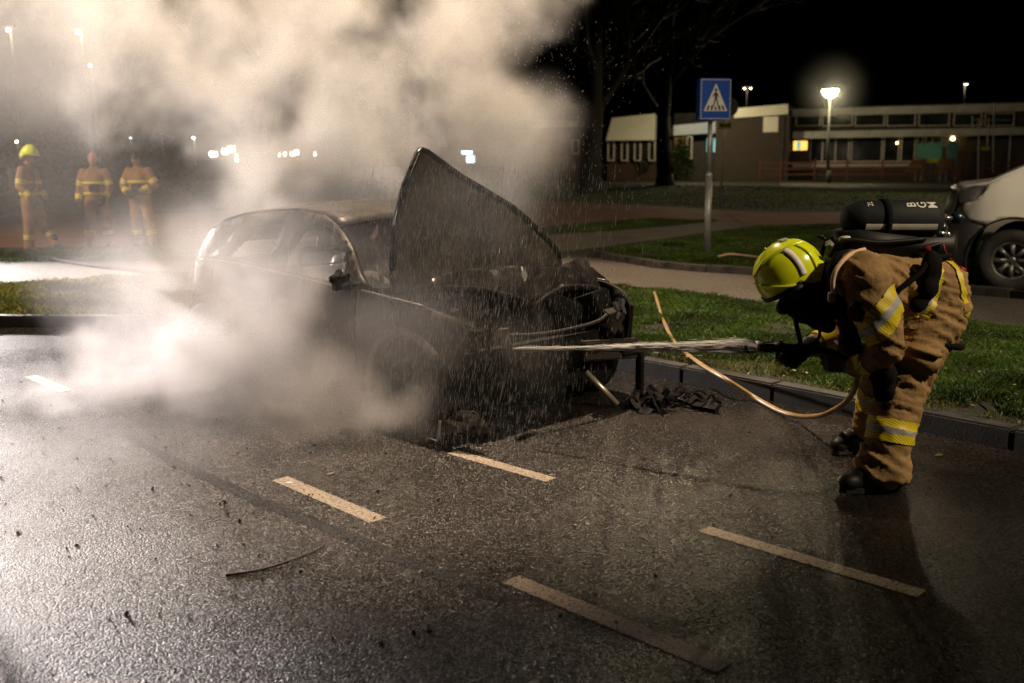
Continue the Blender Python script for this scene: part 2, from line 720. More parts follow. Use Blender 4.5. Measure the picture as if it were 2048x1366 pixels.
def strip(name, a, b, w, m, z=0.0016, rag=0.002, n=60):
    a, b = V((a[0], a[1], 0)), V((b[0], b[1], 0))
    d = (b - a)
    nn = V((-d.y, d.x, 0)).normalized()
    mb = MB()
    vs, fs = [], []
    for i in range(n + 1):
        p = a.lerp(b, i / n)
        e = RND.uniform(-rag, rag), RND.uniform(-rag, rag)
        vs += [(p + nn * (w / 2 + e[0])) + V((0, 0, z)), (p - nn * (w / 2 + e[1])) + V((0, 0, z))]
    fs = [(2 * i, 2 * i + 1, 2 * i + 3, 2 * i + 2) for i in range(n)]
    mb.add(vs, fs)
    o = mb.build(name, m, road)
    return o


for px in ((1022, 1158, 1450, 1335), (560, 957, 757, 1041), (60, 752, 132, 782)):
    a, b = at(px[0], px[1], z=0), at(px[2], px[3], z=0)
    strip('road_marking', a, b, 0.095, MAT['line'])
for px in ((1408, 1058, 1843, 1188), (905, 904, 1102, 960)):
    a, b = at(px[0], px[1], z=0), at(px[2], px[3], z=0)
    strip('road_marking', a, b, 0.085, MAT['line'])
sp = [at(x, y, z=0) for x, y in ((250, 868), (330, 912), (480, 985), (590, 1030), (700, 1075), (830, 1128), (950, 1180), (1010, 1203))]
mb = MB()
pts = spline([V((p.x, p.y, 0.0011)) for p in sp], 8)
vs = []
for i, p in enumerate(pts):
    d = (pts[min(i + 1, len(pts) - 1)] - pts[max(i - 1, 0)]).normalized()
    n = V((-d.y, d.x, 0))
    w = 0.042 * (1 - 0.5 * abs(2 * i / (len(pts) - 1) - 1) ** 3)
    vs += [p + n * (w + RND.uniform(-.004, .004)), p - n * (w + RND.uniform(-.004, .004))]
mb.add(vs, [(2 * i, 2 * i + 1, 2 * i + 3, 2 * i + 2) for i in range(len(pts) - 1)])
mb.build('road_seam', MAT['seam'], road)


# grass blades
def grass(name, regions, m, count, hmin, hmax, wid, seed=3):
    """regions: polygons (world xy); count: blades in all; kept as one mass"""
    rng = np.random.default_rng(seed)
    areas, boxes = [], []
    for poly in regions:
        xs, ys = [p[0] for p in poly], [p[1] for p in poly]
        boxes.append((min(xs), max(xs), min(ys), max(ys)))
        areas.append(abs(sum(a[0] * b[1] - b[0] * a[1] for a, b in zip(poly, list(poly[1:]) + [poly[0]]))) / 2)
    P = []
    for poly, bx, ar in zip(regions, boxes, areas):
        n = int(count * ar / sum(areas))
        got = 0
        px, py = np.array([p[0] for p in poly]), np.array([p[1] for p in poly])
        while got < n:
            x = rng.uniform(bx[0], bx[1], n * 2)
            y = rng.uniform(bx[2], bx[3], n * 2)
            ins = np.zeros(len(x), bool)
            j = len(px) - 1
            for i in range(len(px)):
                c = ((py[i] > y) != (py[j] > y)) & (x < (px[j] - px[i]) * (y - py[i]) / (py[j] - py[i] + 1e-12) + px[i])
                ins ^= c
                j = i
            q = np.stack([x[ins], y[ins]], 1)[:n - got]
            P.append(q)
            got += len(q)
    P = np.concatenate(P)
    dn = np.sin(P[:, 0] * 2.7 + 1.3 * np.sin(P[:, 1] * 3.7)) * np.sin(P[:, 1] * 2.1 + 1.7 * np.sin(P[:, 0] * 1.9)) + .35 * np.sin(P[:, 0] * 11 + 3 * np.sin(P[:, 1] * 7))
    P = P[rng.uniform(-1.1, .25, len(P)) < dn]
    n = len(P)
    th = rng.uniform(0, 2 * np.pi, n)
    h = rng.uniform(hmin, hmax, n) * (0.75 + 0.5 * np.sin(P[:, 0] * 3.1 + np.sin(P[:, 1] * 2.3) * 2) ** 2)
    lean = rng.normal(0, 0.5, (n, 2)) * h[:, None]
    w = rng.uniform(0.6, 1.2, n) * wid
    dx, dy = np.cos(th) * w, np.sin(th) * w
    Z = np.full(n, GZ - 0.004)
    v0 = np.stack([P[:, 0] - dx, P[:, 1] - dy, Z], 1)
    v1 = np.stack([P[:, 0] + dx, P[:, 1] + dy, Z], 1)
    v2 = np.stack([P[:, 0] + lean[:, 0] * .35 + dx * .7, P[:, 1] + lean[:, 1] * .35 + dy * .7, Z + h * .6], 1)
    v3 = np.stack([P[:, 0] + lean[:, 0], P[:, 1] + lean[:, 1], Z + h], 1)
    vs = np.stack([v0, v1, v2, v3], 1).reshape(-1, 3)
    idx = np.arange(n) * 4
    fs = np.concatenate([np.stack([idx, idx + 1, idx + 2], 1), np.stack([idx, idx + 2, idx + 3], 1)])
    me = bpy.data.meshes.new(name)
    me.vertices.add(len(vs))
    me.vertices.foreach_set('co', vs.ravel())
    me.loops.add(len(fs) * 3)
    me.loops.foreach_set('vertex_index', fs.ravel().astype(np.int32))
    me.polygons.add(len(fs))
    me.polygons.foreach_set('loop_start', (np.arange(len(fs)) * 3).astype(np.int32))
    me.update()
    me.validate()
    me.materials.append(m)
    o = bpy.data.objects.new(name, me)
    C.objects.link(o)
    o['kind'] = 'stuff'
    WM[o.name] = Matrix()
    return o


def off(p, q, d):
    """kerb inner edge"""
    t = (q - p)
    n = V((-t.y, t.x, 0)).normalized()
    return p + n * d


ki = [off(KERB[max(i - 1, 0)], KERB[min(i + 1, len(KERB) - 1)], 0.15) + (KERB[i] - KERB[max(i - 1, 0)]) for i in range(len(KERB))]
ki2 = [off(KERB[max(i - 1, 0)], KERB[min(i + 1, len(KERB) - 1)], 0.15 + (.55 if p.x < 1.9 else .25) * (.5 + .5 * math.sin(i * 1.9))) + (KERB[i] - KERB[max(i - 1, 0)]) for i, p in enumerate(KERB)]
kin = [p for p in ki2 if -0.2 < p.x < 4.8]
near_verge = [p for p in wB1 if True]
rv = W2([(1090, 562), (1215, 570), (1500, 606), (1930, 643), (2048, 659), (2350, 690)])
grass('verge_grass', [[(p.x, p.y) for p in rv] + [(p.x, p.y) for p in kin[::-1]]], MAT['grass'], 230000, 0.025, 0.065, 0.0024, 3)
grass('sparse_grass', [[(p.x, p.y) for p in kin] + [(p.x, p.y) for p in [q for q in ki if -0.2 < q.x < 4.8][::-1]]], MAT['grass_dry'], 9000, 0.012, 0.05, 0.0024, 13)
lv = W2([(-160, 578), (0, 570), (330, 552), (600, 548)])
kil = [p for p in ki if -7.5 < p.x < -1.0]
grass('left_verge_grass', [[(p.x, p.y) for p in lv] + [(p.x, p.y) for p in kil[::-1]]], MAT['grass_dry'], 90000, 0.03, 0.08, 0.003, 4)
g2 = W2([(1205, 510), (1310, 531), (1500, 545), (1700, 562), (1960, 585), (2048, 592), (2048, 474), (1700, 451), (1525, 455), (1430, 467), (1310, 485), (1210, 500)])
g3 = W2([(1100, 467), (1300, 455), (1436, 442), (1300, 439), (1140, 452)])
g5 = W2([(0, 500), (330, 495), (600, 487), (800, 496), (700, 502), (350, 518), (0, 526)])
grass('middle_grass', [[(p.x, p.y) for p in g] for g in (g2, g3, g5)], MAT['grass'], 130000, 0.03, 0.07, 0.0045, 5)
g4 = W2([(1060, 398), (1300, 408), (1520, 421), (1700, 422), (2048, 437), (2048, 384), (1700, 380), (1500, 372), (1080, 366)])
g6 = W2([(-60, 428), (150, 425), (330, 424), (700, 402), (1000, 396), (1000, 362), (600, 362), (0, 372), (-60, 372)])
grass('far_grass', [[(p.x, p.y) for p in g] for g in (g4, g6)], MAT['grass'], 150000, 0.03, 0.08, 0.014, 6)

# leaves and bits blown over the verge
lf = MB()
rgl = random.Random(31)
for k in range(420):
    q = at(rgl.uniform(1180, 2060), rgl.uniform(575, 900), z=GZ)
    if not inpoly(q.x, q.y, [(p.x, p.y) for p in rv] + [(p.x, p.y) for p in [z_ for z_ in ki if -0.2 < z_.x < 4.8][::-1]]):
        continue
    s_ = rgl.uniform(.008, .024)
    a_ = rgl.uniform(0, 6.28)
    u_, w_ = V((math.cos(a_), math.sin(a_), rgl.uniform(-.3, .5))) * s_, V((-math.sin(a_), math.cos(a_), rgl.uniform(-.3, .5))) * s_ * .6
    q.z += rgl.uniform(.01, .05)
    lf.add([q - u_, q + w_, q + u_, q - w_], [(0, 1, 2, 3)])
lf.build('fallen_leaves', pm('brown fallen leaves', (.14, .09, .04), (.26, .2, .1), 9, .6), kind='stuff')

# ------------------------------------------------------------------ the school across the lawn
FA = at(1100, 362, Y=82.0)
FB = at(2048, 362, Y=70.0)
FD = V((FB.x - FA.x, FB.y - FA.y, 0)).normalized()
FN = V((FD.y, -FD.x, 0))            # towards the road


def fp(px, py, out=0.0):
    d = ray(px, py)
    t = ((V((FA.x, FA.y, 0)) + FN * out) - V((0, 0, CAM_H))).dot(FN) / d.dot(FN)
    return CAM_P + d * t


def fbox(mb, x0, y0, x1, y1, out, depth, mi=0, floor=None):
    a, b, c, d = fp(x0, y0, out), fp(x1, y0, out), fp(x1, y1, out), fp(x0, y1, out)
    if floor is not None:
        c.z = d.z = floor
    zt, zb = (a.z + b.z) / 2, (c.z + d.z) / 2
    a.z = b.z = zt
    c.z = d.z = zb
    c.x, c.y, d.x, d.y = b.x, b.y, a.x, a.y
    mb.prism([a, b, c, d], -FN * depth, mi)
    return mb


def brick_mat(name, c1, c2, mortar, scale=1.0):
    m = bpy.data.materials.new(name)
    m.use_nodes = True
    nt = m.node_tree
    N, L = nt.nodes, nt.links
    b = N['Principled BSDF']
    g = N.new('ShaderNodeTexCoord')
    sx = N.new('ShaderNodeSeparateXYZ')
    L.new(g.outputs['Object'], sx.inputs[0])
    cb = N.new('ShaderNodeCombineXYZ')
    ad = N.new('ShaderNodeMath')
    ad.operation = 'ADD'
    L.new(sx.outputs[0], ad.inputs[0])
    L.new(sx.outputs[1], ad.inputs[1])
    L.new(ad.outputs[0], cb.inputs[0])
    L.new(sx.outputs[2], cb.inputs[1])
    br = N.new('ShaderNodeTexBrick')
    br.inputs['Color1'].default_value = lin(c1)
    br.inputs['Color2'].default_value = lin(c2)
    br.inputs['Mortar'].default_value = lin(mortar)
    br.inputs['Scale'].default_value = 4.0 * scale
    L.new(cb.outputs[0], br.inputs['Vector'])
    L.new(br.outputs['Color'], b.inputs['Base Color'])
    b.inputs['Roughness'].default_value = 0.85
    return m


MAT['brick'] = brick_mat('brown brick', (0.034, 0.022, 0.014), (0.05, 0.032, 0.02), (0.06, 0.05, 0.04))
MAT['brick_red'] = brick_mat('red brick', (0.06, 0.028, 0.018), (0.08, 0.036, 0.022), (0.08, 0.06, 0.05))
MAT['fascia'] = pm('painted fascia', (0.42, 0.40, 0.35), (0.55, 0.52, 0.46), 1.5, 0.6)
MAT['white_panel'] = pm('white cladding', (0.66, 0.62, 0.50), (0.74, 0.70, 0.58), 1.0, 0.55)
MAT['blue_panel'] = pm('pale blue fascia', (0.30, 0.38, 0.58), (0.55, 0.58, 0.62), 0.5, 0.5)
MAT['frame'] = pm('window frame paint', (0.52, 0.46, 0.38), (0.62, 0.56, 0.48), 3.0, 0.5)
MAT['glass_dark'] = pm('dark window glass', (0.012, 0.014, 0.014), (0.03, 0.032, 0.03), 0.8, 0.08, spec=0.6)
MAT['dark_door'] = pm('dark timber', (0.03, 0.024, 0.02), (0.05, 0.04, 0.03), 3.0, 0.6)
MAT['roof'] = pm('roofing felt', (0.03, 0.03, 0.03), (0.05, 0.05, 0.05), 3, 0.9)
MAT['lit_warm'] = emat('lit window', (1.0, 0.62, 0.16), 2.2)
MAT['lit_orange'] = emat('lit orange blind', (1.0, 0.55, 0.10), 1.6)
MAT['lit_teal'] = emat('lit teal poster', (0.22, 0.55, 0.55), 0.9)


def win(parent, x0, y0, x1, y1, out, mull=(), pane='glass_dark', th=3.0, fm='frame', tv=None):
    fr = MB()
    tv = th * .8 if tv is None else tv
    fbox(fr, x0, y0, x1, y0 + tv, out + 0.10, 0.20)
    fbox(fr, x0, y1 - tv, x1, y1, out + 0.10, 0.20)
    fbox(fr, x0, y0 + tv, x0 + th, y1 - tv, out + 0.10, 0.20)
    fbox(fr, x1 - th, y0 + tv, x1, y1 - tv, out + 0.10, 0.20)
    for mxx in mull:
        fbox(fr, mxx - th / 2, y0 + tv, mxx + th / 2, y1 - tv, out + 0.09, 0.18)
    w = fr.build('window', MAT[fm], parent)
    p = MB()
    fbox(p, x0 + th * .5, y0 + tv * .5, x1 - th * .5, y1 - tv * .5, out + 0.02, 0.04)
    p.build('pane', MAT[pane], w)
    return w


def base_at(x):
    p = fp(x, 362)
    return (p.x, p.y, GZ)


# main wing
b1 = thing('school_building', 'long low brick school wing with two pale fascia bands behind the lit street lamp', 'building', base_at(1780))
mb = MB(); fbox(mb, 1583, 214, 2500, 362, 0, 14, floor=GZ - .1); mb.build('wall', MAT['brick'], b1)
mb = MB(); fbox(mb, 1578, 207, 2505, 223, 0.5, 15.2); mb.build('fascia', MAT['fascia'], b1)
mb = MB(); fbox(mb, 1578, 204, 2505, 207, 0.3, 15.0); mb.build('roof', MAT['roof'], b1)
mb = MB(); fbox(mb, 1586, 255, 2500, 270, 1.0, 1.1); mb.build('lower_fascia', MAT['fascia'], b1)
mb = MB(); fbox(mb, 1585, 325, 1832, 334, 0.35, 0.4); mb.build('sill_band', pm('pinkish sill', (.42, .33, .28), (.5, .4, .34), 2, .7), b1)
for x0, x1 in ((1592, 1642), (1645, 1706), (1710, 1770), (1774, 1832), (1838, 1900), (1908, 1965), (1970, 2030)):
    win(b1, x0, 226, x1, 252, 0.0, th=2.2)
for x0, x1, ml in ((1621, 1700, (1646, 1672)), (1703, 1766, ()), (1768, 1800, ()), (1803, 1832, ())):
    win(b1, x0, 272, x1, 324, 0.0, ml, th=2.4)
lw = win(b1, 1586, 281, 1616, 301, 0.06, pane='lit_orange', th=1.0, fm='dark_door')
mb = MB(); fbox(mb, 1594, 283, 1602, 299, 0.10, 0.05); mb.build('poster', MAT['lit_teal'], lw)
mb = MB(); fbox(mb, 1835, 272, 1900, 345, 0.05, 0.1, floor=GZ); mb.build('door', MAT['dark_door'], b1)
# end block with blank brick wall
b2 = thing('school_end_block', 'blank brown brick block with bright fascia and a square white wall plate', 'building', base_at(1500))
mb = MB(); fbox(mb, 1432, 222, 1580, 362, 2.0, 14, floor=GZ - .1); mb.build('wall', MAT['brick'], b2)
mb = MB()
a, b_, c, d = fp(1468, 217, 2.5), fp(1576, 208, 2.5), fp(1576, 228, 2.5), fp(1468, 236, 2.5)
mb.prism([a, b_, c, d], -FN * 15); mb.build('fascia', MAT['white_panel'], b2)
mb = MB(); fbox(mb, 1527, 233, 1557, 264, 2.08, 0.07); mb.build('wall_plate', MAT['white_panel'], b2)
mb = MB(); fbox(mb, 1565, 215, 1570, 345, 2.1, 0.12, floor=GZ); mb.build('downpipe', MAT['roof'], b2)
# entrance
b3 = thing('school_entrance', 'low school entrance with pale blue fascia behind the pedestrian crossing sign pole', 'building', base_at(1390))
mb = MB(); fbox(mb, 1349, 262, 1372, 362, 0.4, 10, floor=GZ - .1); mb.build('wall', pm('ochre brick', (.22, .13, .06), (.27, .16, .08), 2, .8), b3)
mb = MB(); fbox(mb, 1372, 262, 1432, 362, -1.2, 9, floor=GZ - .1); mb.build('porch_wall', MAT['dark_door'], b3)
mb = MB(); a, b_, c, d = fp(1347, 251, 1.0), fp(1431, 243, 1.0), fp(1431, 266, 1.0), fp(1347, 271, 1.0)
mb.prism([a, b_, c, d], -FN * 10); mb.build('fascia', MAT['blue_panel'], b3)
mb = MB(); fbox(mb, 1349, 226, 1432, 249, -3.0, 8, ); mb.build('upper_wall', MAT['roof'], b3)
win(b3, 1373, 272, 1385, 318, 0.42, th=2.8)
mb = MB(); fbox(mb, 1414, 276, 1420, 304, -1.1, 0.1); fbox(mb, 1427, 276, 1431, 304, -1.1, 0.1); mb.build('door_light', MAT['lit_teal'], b3)
# annex with white cladding
b4 = thing('school_annex', 'low school annex with big white cladding panel over a row of white framed windows', 'building', base_at(1260))
mb = MB(); fbox(mb, 1215, 280, 1345, 362, -0.4, 9, floor=GZ - .1); mb.build('wall', MAT['brick_red'], b4)
mb = MB(); a, b_, c, d = fp(1224, 236, 0.2), fp(1310, 227, 0.2), fp(1309, 280, 0.9), fp(1212, 281, 0.9)
mb.prism([a, b_, c, d], -FN * 9); mb.build('cladding', MAT['white_panel'], b4)
for x0 in (1215, 1242, 1268, 1297):
    win(b4, x0, 282, x0 + 14, 322, 0.0, th=2.6)
for x0 in (1229, 1256, 1283):
    win(b4, x0, 283, x0 + 12, 316, -0.15, th=1.5, fm='brick_red')
_l = fp(1385, 215, 8.0)
lamp('entrance_fill', 'POINT', _l, 1250, (1.0, 0.84, 0.50), 0.2)  # added lamp without a fixture, brightens annex cladding and end block fascia
b5 = thing('school_far_annex', 'red brick school annex with narrow pale eaves behind the first bare tree', 'building', base_at(1120))
mb = MB(); fbox(mb, 1060, 254, 1200, 362, -2.0, 10, floor=GZ - .1); mb.build('wall', MAT['brick_red'], b5)
mb = MB(); fbox(mb, 1055, 243, 1143, 255, -1.6, 10.5); mb.build('fascia', MAT['fascia'], b5)
win(b5, 1143, 279, 1158, 308, -2.0, th=2.5)
# ------------------------------------------------------------------ street things
MAT['galv'] = pm('galvanised steel', (0.34, 0.34, 0.33), (0.46, 0.46, 0.45), 12, 0.45, metal=0.6)
MAT['pole_dark'] = pm('painted dark pole', (0.10, 0.10, 0.09), (0.14, 0.14, 0.12), 8, 0.5)
MAT['sign_blue'] = pm('blue sign face', (0.004, 0.07, 0.42), None, rough=0.3)
MAT['sign_white'] = pm('white sign film', (0.72, 0.70, 0.66), None, rough=0.4)
MAT['sign_black'] = pm('black sign film', (0.01, 0.01, 0.012), None, rough=0.4)
MAT['sign_yellow'] = pm('yellow sign face', (0.42, 0.36, 0.08), None, rough=0.4)
MAT['bark'] = pm('wet bark', (0.012, 0.010, 0.007), (0.024, 0.019, 0.013), 9, 0.8, bump=0.03, bscale=14)
MAT['twig'] = pm('twigs', (0.008, 0.006, 0.004), (0.014, 0.010, 0.007), 5, 0.7)
MAT['leaf'] = grass_mat('shrub leaves', (0.010, 0.022, 0.006), (0.025, 0.045, 0.012), (0.06, 0.075, 0.03))
MAT['lampglow'] = emat('lit lamp bowl', (1.0, 0.93, 0.62), 30.0)
MAT['farlamp'] = emat('far street lamp', (1.0, 0.80, 0.55), 260.0)
MAT['farlamp_w'] = emat('far white lamp', (0.85, 0.92, 1.0), 260.0)
MAT['wood_red'] = pm('red brown stained wood', (0.10, 0.028, 0.018), (0.14, 0.045, 0.028), 7, 0.7)
MAT['wood'] = pm('orange brown planks', (0.17, 0.085, 0.03), (0.22, 0.12, 0.045), 6, 0.7)
MAT['teal'] = pm('teal play panel', (0.10, 0.30, 0.24), (0.12, 0.34, 0.27), 3, 0.5)
MAT['yellow'] = pm('yellow play panel', (0.42, 0.38, 0.02), None, rough=0.5)

# street lamp in front of the school
lb = at(1657, 366, z=GZ)
t = thing('street_lamp', 'lit bowl street lamp on a slim post in front of the school', 'street lamp', lb)
top = at(1660.5, 180, Y=lb.y)
mb = MB(); mb.tube([lb, V((top.x, lb.y, 2.2)), V((top.x, lb.y, top.z - .45))], [0.11, 0.085, 0.06], 10); mb.build('pole', MAT['pole_dark'], t, True)
mb = MB(); mb.tube([lb, lb + V((0, 0, .8))], [.17, .15], 10); mb.build('post_base', MAT['pole_dark'], t, True)
Mt = Matrix.Translation((top.x, lb.y, top.z))
mb = MB(); mb.lathe([(0.10, -.50), (.24, -.44), (.40, -.30), (.50, -.10), (.53, .02)], 20, Mt); mb.build('lamp_bowl', MAT['lampglow'], t, True)
mb = MB(); mb.lathe([(0.54, .025), (.52, .07), (.30, .20), (.05, .26)], 20, Mt); mb.build('lamp_cap', MAT['pole_dark'], t, True)
lamp('street_lamp_light', 'POINT', (top.x, lb.y - 0.75, top.z - .35), 380, (1.0, 0.86, 0.52), 0.25)


def far_lamp(px, py, Y, label, mat='farlamp', r=0.16, group='small lit street lamps far behind the smoke', basex=None, double=None):
    h = at(px, py, Y=Y)
    t = thing('street_lamp', label, 'street lamp', (h.x, Y, GZ), 0, group)
    mb = MB(); mb.tube([(h.x + (basex or 0), Y + .2, GZ), (h.x, Y + .2, h.z + .15)], [.08, .05], 8); mb.build('pole', MAT['pole_dark'], t, True)
    mb = MB(); mb.box((h.x, Y + .05, h.z + .14), (.5 if not double else double + .4, .35, .10)); mb.build('lamp_arm', MAT['pole_dark'], t)
    for s in ((0,) if not double else (-double / 2, double / 2)):
        mb = MB(); mb.ell((h.x + s, Y, h.z), (r, r, r * .7)); mb.build('lamp_head', MAT[mat], t, True)
    return t


for px, py, Y, lab, m, r, bx in (
        (17, 60, 45, 'lit street lamp highest at the far left edge of the photo', 'farlamp', .10, 0),
        (157, 65, 34, 'lit street lamp on the leaning pole behind the helmeted firefighter', 'farlamp', .09, 0.05),
        (180, 131, 60, 'lit street lamp right below the one on the leaning pole', 'farlamp', .10, 0),
        (33, 283, 90, 'small lit lamp just above the yellow helmet at the left', 'farlamp', .12, 0),
        (260, 277, 90, 'bluish far lamp above the third firefighter', 'farlamp_w', .13, 0),
        (322, 265, 90, 'warm far lamp at the left edge of the thick smoke', 'farlamp', .11, 0),
        (387, 276, 90, 'warm far lamp in the smoke left of the three house lights', 'farlamp', .11, 0),
        (550, 254, 90, 'greenish far lamp right of the pale mast in the smoke', 'farlamp', .10, 0)):
    far_lamp(px, py, Y, lab, m, r, basex=bx)
far_lamp(1495, 177, 92, 'twin headed lit mast lamp rising behind the school end block', 'farlamp', .075, 'lamps above the school roof', double=.55)
far_lamp(1932, 169, 95, 'tiny lit lamp above the right end of the school roof', 'farlamp', .05, 'lamps above the school roof', double=.2)
p0, p1 = at(533, 350, Y=55), at(525.5, 184, Y=55)
t = thing('mast', 'pale slim mast standing in the smoke right of the house lights', 'mast', (p0.x, p0.y, GZ))
mb = MB(); mb.tube([(p0.x, 55, GZ), p0, p1], [.10, .09, .07], 8); mb.build('pole', MAT['sign_white'], t, True)

# pedestrian crossing sign
sb = at(1414, 506, z=GZ)
sY = sb.y
t = thing('crossing_sign', 'blue pedestrian crossing sign on a grey steel pole in the grass', 'road sign', sb)
s_top, s_mid, s_bot = at(1421, 230, Y=sY), at(1417.5, 350, Y=sY), sb
mb = MB(); mb.tube([s_bot - V((0, 0, .1)), s_mid], [.058, .056], 12); mb.build('pole', MAT['galv'], t, True)
mb = MB(); mb.tube([s_mid, s_top], [.040, .038], 12); mb.lathe([(.058, -.02), (.058, .0), (.04, .05)], 12, Matrix.Translation(s_mid)); mb.build('upper_pole', MAT['galv'], t, True)
sc_c = at(1427, 199, Y=sY - .13)
SW, SH = 0.545, 0.655
Ms = Matrix.Translation(sc_c) @ Matrix.Rotation(math.radians(14), 4, 'Z') @ Matrix.Rotation(math.radians(90), 4, 'X')


def spoly(mb, pts, z0, z1):
    mb.prism([Ms @ V((x, y, z0)) for x, y in pts], (Ms.to_3x3() @ V((0, 0, z1 - z0))))


mb = MB(); mb.box((0, 0, 0), (SW, SH, 0.16), bev=.012); mb.v = [tuple(Ms @ V(p)) for p in mb.v]; sbx = mb.build('sign_box', MAT['sign_blue'], t)
mb = MB()
for a in (((-.255, .31), (.255, .31), (.255, .302), (-.255, .302)), ((-.255, -.302), (.255, -.302), (.255, -.31), (-.255, -.31)),
          ((-.258, .31), (-.25, .31), (-.25, -.31), (-.258, -.31)), ((.25, .31), (.258, .31), (.258, -.31), (.25, -.31))):
    spoly(mb, a, .082, .084)
mb.build('sign_border', MAT['sign_white'], sbx)
mb = MB(); spoly(mb, [(-.205, -.185), (.205, -.185), (0, .25)], .082, .084); mb.build('sign_triangle', MAT['sign_white'], sbx)
mb = MB()
spoly(mb, [(0.025 * math.cos(a), .145 + .025 * math.sin(a)) for a in [2 * PI * k / 12 for k in range(12)]], .085, .087)
spoly(mb, [(-.024, .112), (.022, .112), (.026, .0), (-.022, .0)], .085, .087)
spoly(mb, [(-.022, .105), (-.062, .045), (-.052, .035), (-.016, .075)], .085, .087)
spoly(mb, [(.020, .105), (.055, .04), (.045, .03), (.014, .075)], .085, .087)
spoly(mb, [(-.022, .004), (.002, .004), (-.028, -.112), (-.050, -.112)], .0855, .0872)
spoly(mb, [(.002, .002), (.026, .002), (.052, -.112), (.030, -.112)], .0857, .0874)
for k in range(5):
    x = (k - 2) * .071
    sl = x * .17
    if abs(k - 2) == 0:
        continue
    spoly(mb, [(x - .019, -.170), (x + .019, -.170), (x + .017 - sl, -.098), (x - .017 - sl, -.098)], .0853, .087)
spoly(mb, [(-.018, -.170), (.018, -.170), (.016, -.120), (-.016, -.120)], .0853, .087)
mb.build('sign_pictogram', MAT['sign_black'], sbx)

# second sign behind it
q = at(1440, 416, z=GZ)
t = thing('arrow_sign', 'small yellow arrow sign under a round grey sign back, behind the crossing sign', 'road sign', q)
q1 = at(1451, 215, Y=q.y)
mb = MB(); mb.tube([q, at(1450, 262, Y=q.y), q1], [.035, .032, .03], 8); mb.build('pole', MAT['galv'], t, True)
c = at(1449.5, 251, Y=q.y - .06)
mb = MB(); mb.box(c, (.42, .03, .22), Matrix.Rotation(.15, 3, 'Z')); yp = mb.build('sign_plate', MAT['sign_yellow'], t)
mb = MB(); mb.box(c + V((0, -.018, 0)), (.26, .008, .05), Matrix.Rotation(.15, 3, 'Z'))
for s in (-1, 1):
    mb.prism([c + V((s * .19, -.02 + s * .028, 0)), c + V((s * .12, -.02 + s * .018, .06)), c + V((s * .12, -.02 + s * .018, -.06))], (0, -.004, 0))
mb.build('arrow', MAT['sign_black'], yp)
c = at(1458, 214, Y=q.y)
mb = MB(); mb.lathe([(.01, -.012), (.30, -.012), (.30, .012), (.01, .012)], 24, Matrix.Translation(c) @ Matrix.Rotation(PI / 2, 4, 'X')); mb.build('round_plate', MAT['pole_dark'], t)


# trees
def tree(name, label, base, H, r, seed, lean=(0, 0), group=None, levels=4, first=0.35, twigs=True):
    rg = random.Random(seed)
    t = thing(name, label, 'tree', base, 0, group)
    tr, tw = MB(), MB()
    base = V(base)

    def grow(p, d, L, rad, lev, mbx):
        pts, rs = [p], [rad]
        n = 5 if lev < 2 else 3
        for k in range(n):
            d = (d + V((rg.uniform(-1, 1), rg.uniform(-1, 1), rg.uniform(-.3, .5))) * (.10 + .07 * lev)).normalized()
            p = p + d * (L / n)
            pts.append(p)
            rs.append(rad * (1 - .55 * (k + 1) / n))
        mbx.tube(pts, rs, 9 if lev == 0 else (6 if lev < 2 else 4), lev < 2)
        if lev >= levels:
            return
        kids = (6 if lev == 0 else 5 if lev < 3 else 4)
        for k in range(kids):
            i = rg.randint(2 if lev == 0 else 1, n)
            a = rg.uniform(0, 2 * PI)
            u, v = frame(d)
            spread = rg.uniform(.5, 1.0)
            nd = (d + (u * math.cos(a) + v * math.sin(a)) * spread + V((0, 0, -.05 * lev))).normalized()
            grow(pts[i], nd, L * rg.uniform(.45, .68), max(rs[i] * .6, .008), lev + 1, tr if lev + 1 < 2 else tw)
        grow(pts[-1], d, L * .6, rs[-1], lev + 1, tr if lev + 1 < 2 else tw)

    tr.tube([base - V((0, 0, .2)), base + V((0, 0, .15)), base + V((0, 0, .7))], [r * 1.5, r * 1.25, r * 1.02], 11)
    grow(base + V((0, 0, .5)), V((lean[0], lean[1], 1)).normalized(), H * first, r, 0, tr)
    tr.build('trunk', MAT['bark'], t, True)
    tw.build('crown', MAT['twig'], t, True, kind='stuff')
    return t


tb = at(1180, 386, z=GZ)
tree('bare_tree', 'thick bare tree nearest the right edge of the smoke', tb, 24, .58, 5, group='bare trees in front of the school')
tb = at(1329, 371, z=GZ)
tree('bare_tree', 'bare tree with straight trunk between white annex and school entrance', tb, 26, .50, 8, group='bare trees in front of the school')
for i, (px, py, H, r, lab) in enumerate(((95, 395, 14, .22, 'bare tree behind the helmeted firefighter at the left'),
                                         (230, 392, 15, .25, 'bare tree between the second and third firefighters'),
                                         (545, 372, 16, .45, 'dark bare tree in the smoke above the burnt car roof'),
                                         (655, 366, 14, .22, 'slim bare tree in the smoke left of the raised hood'))):
    tree('bare_tree', lab, at(px, py, z=GZ), H, r, 20 + i, group='bare trees behind the smoke', levels=3)


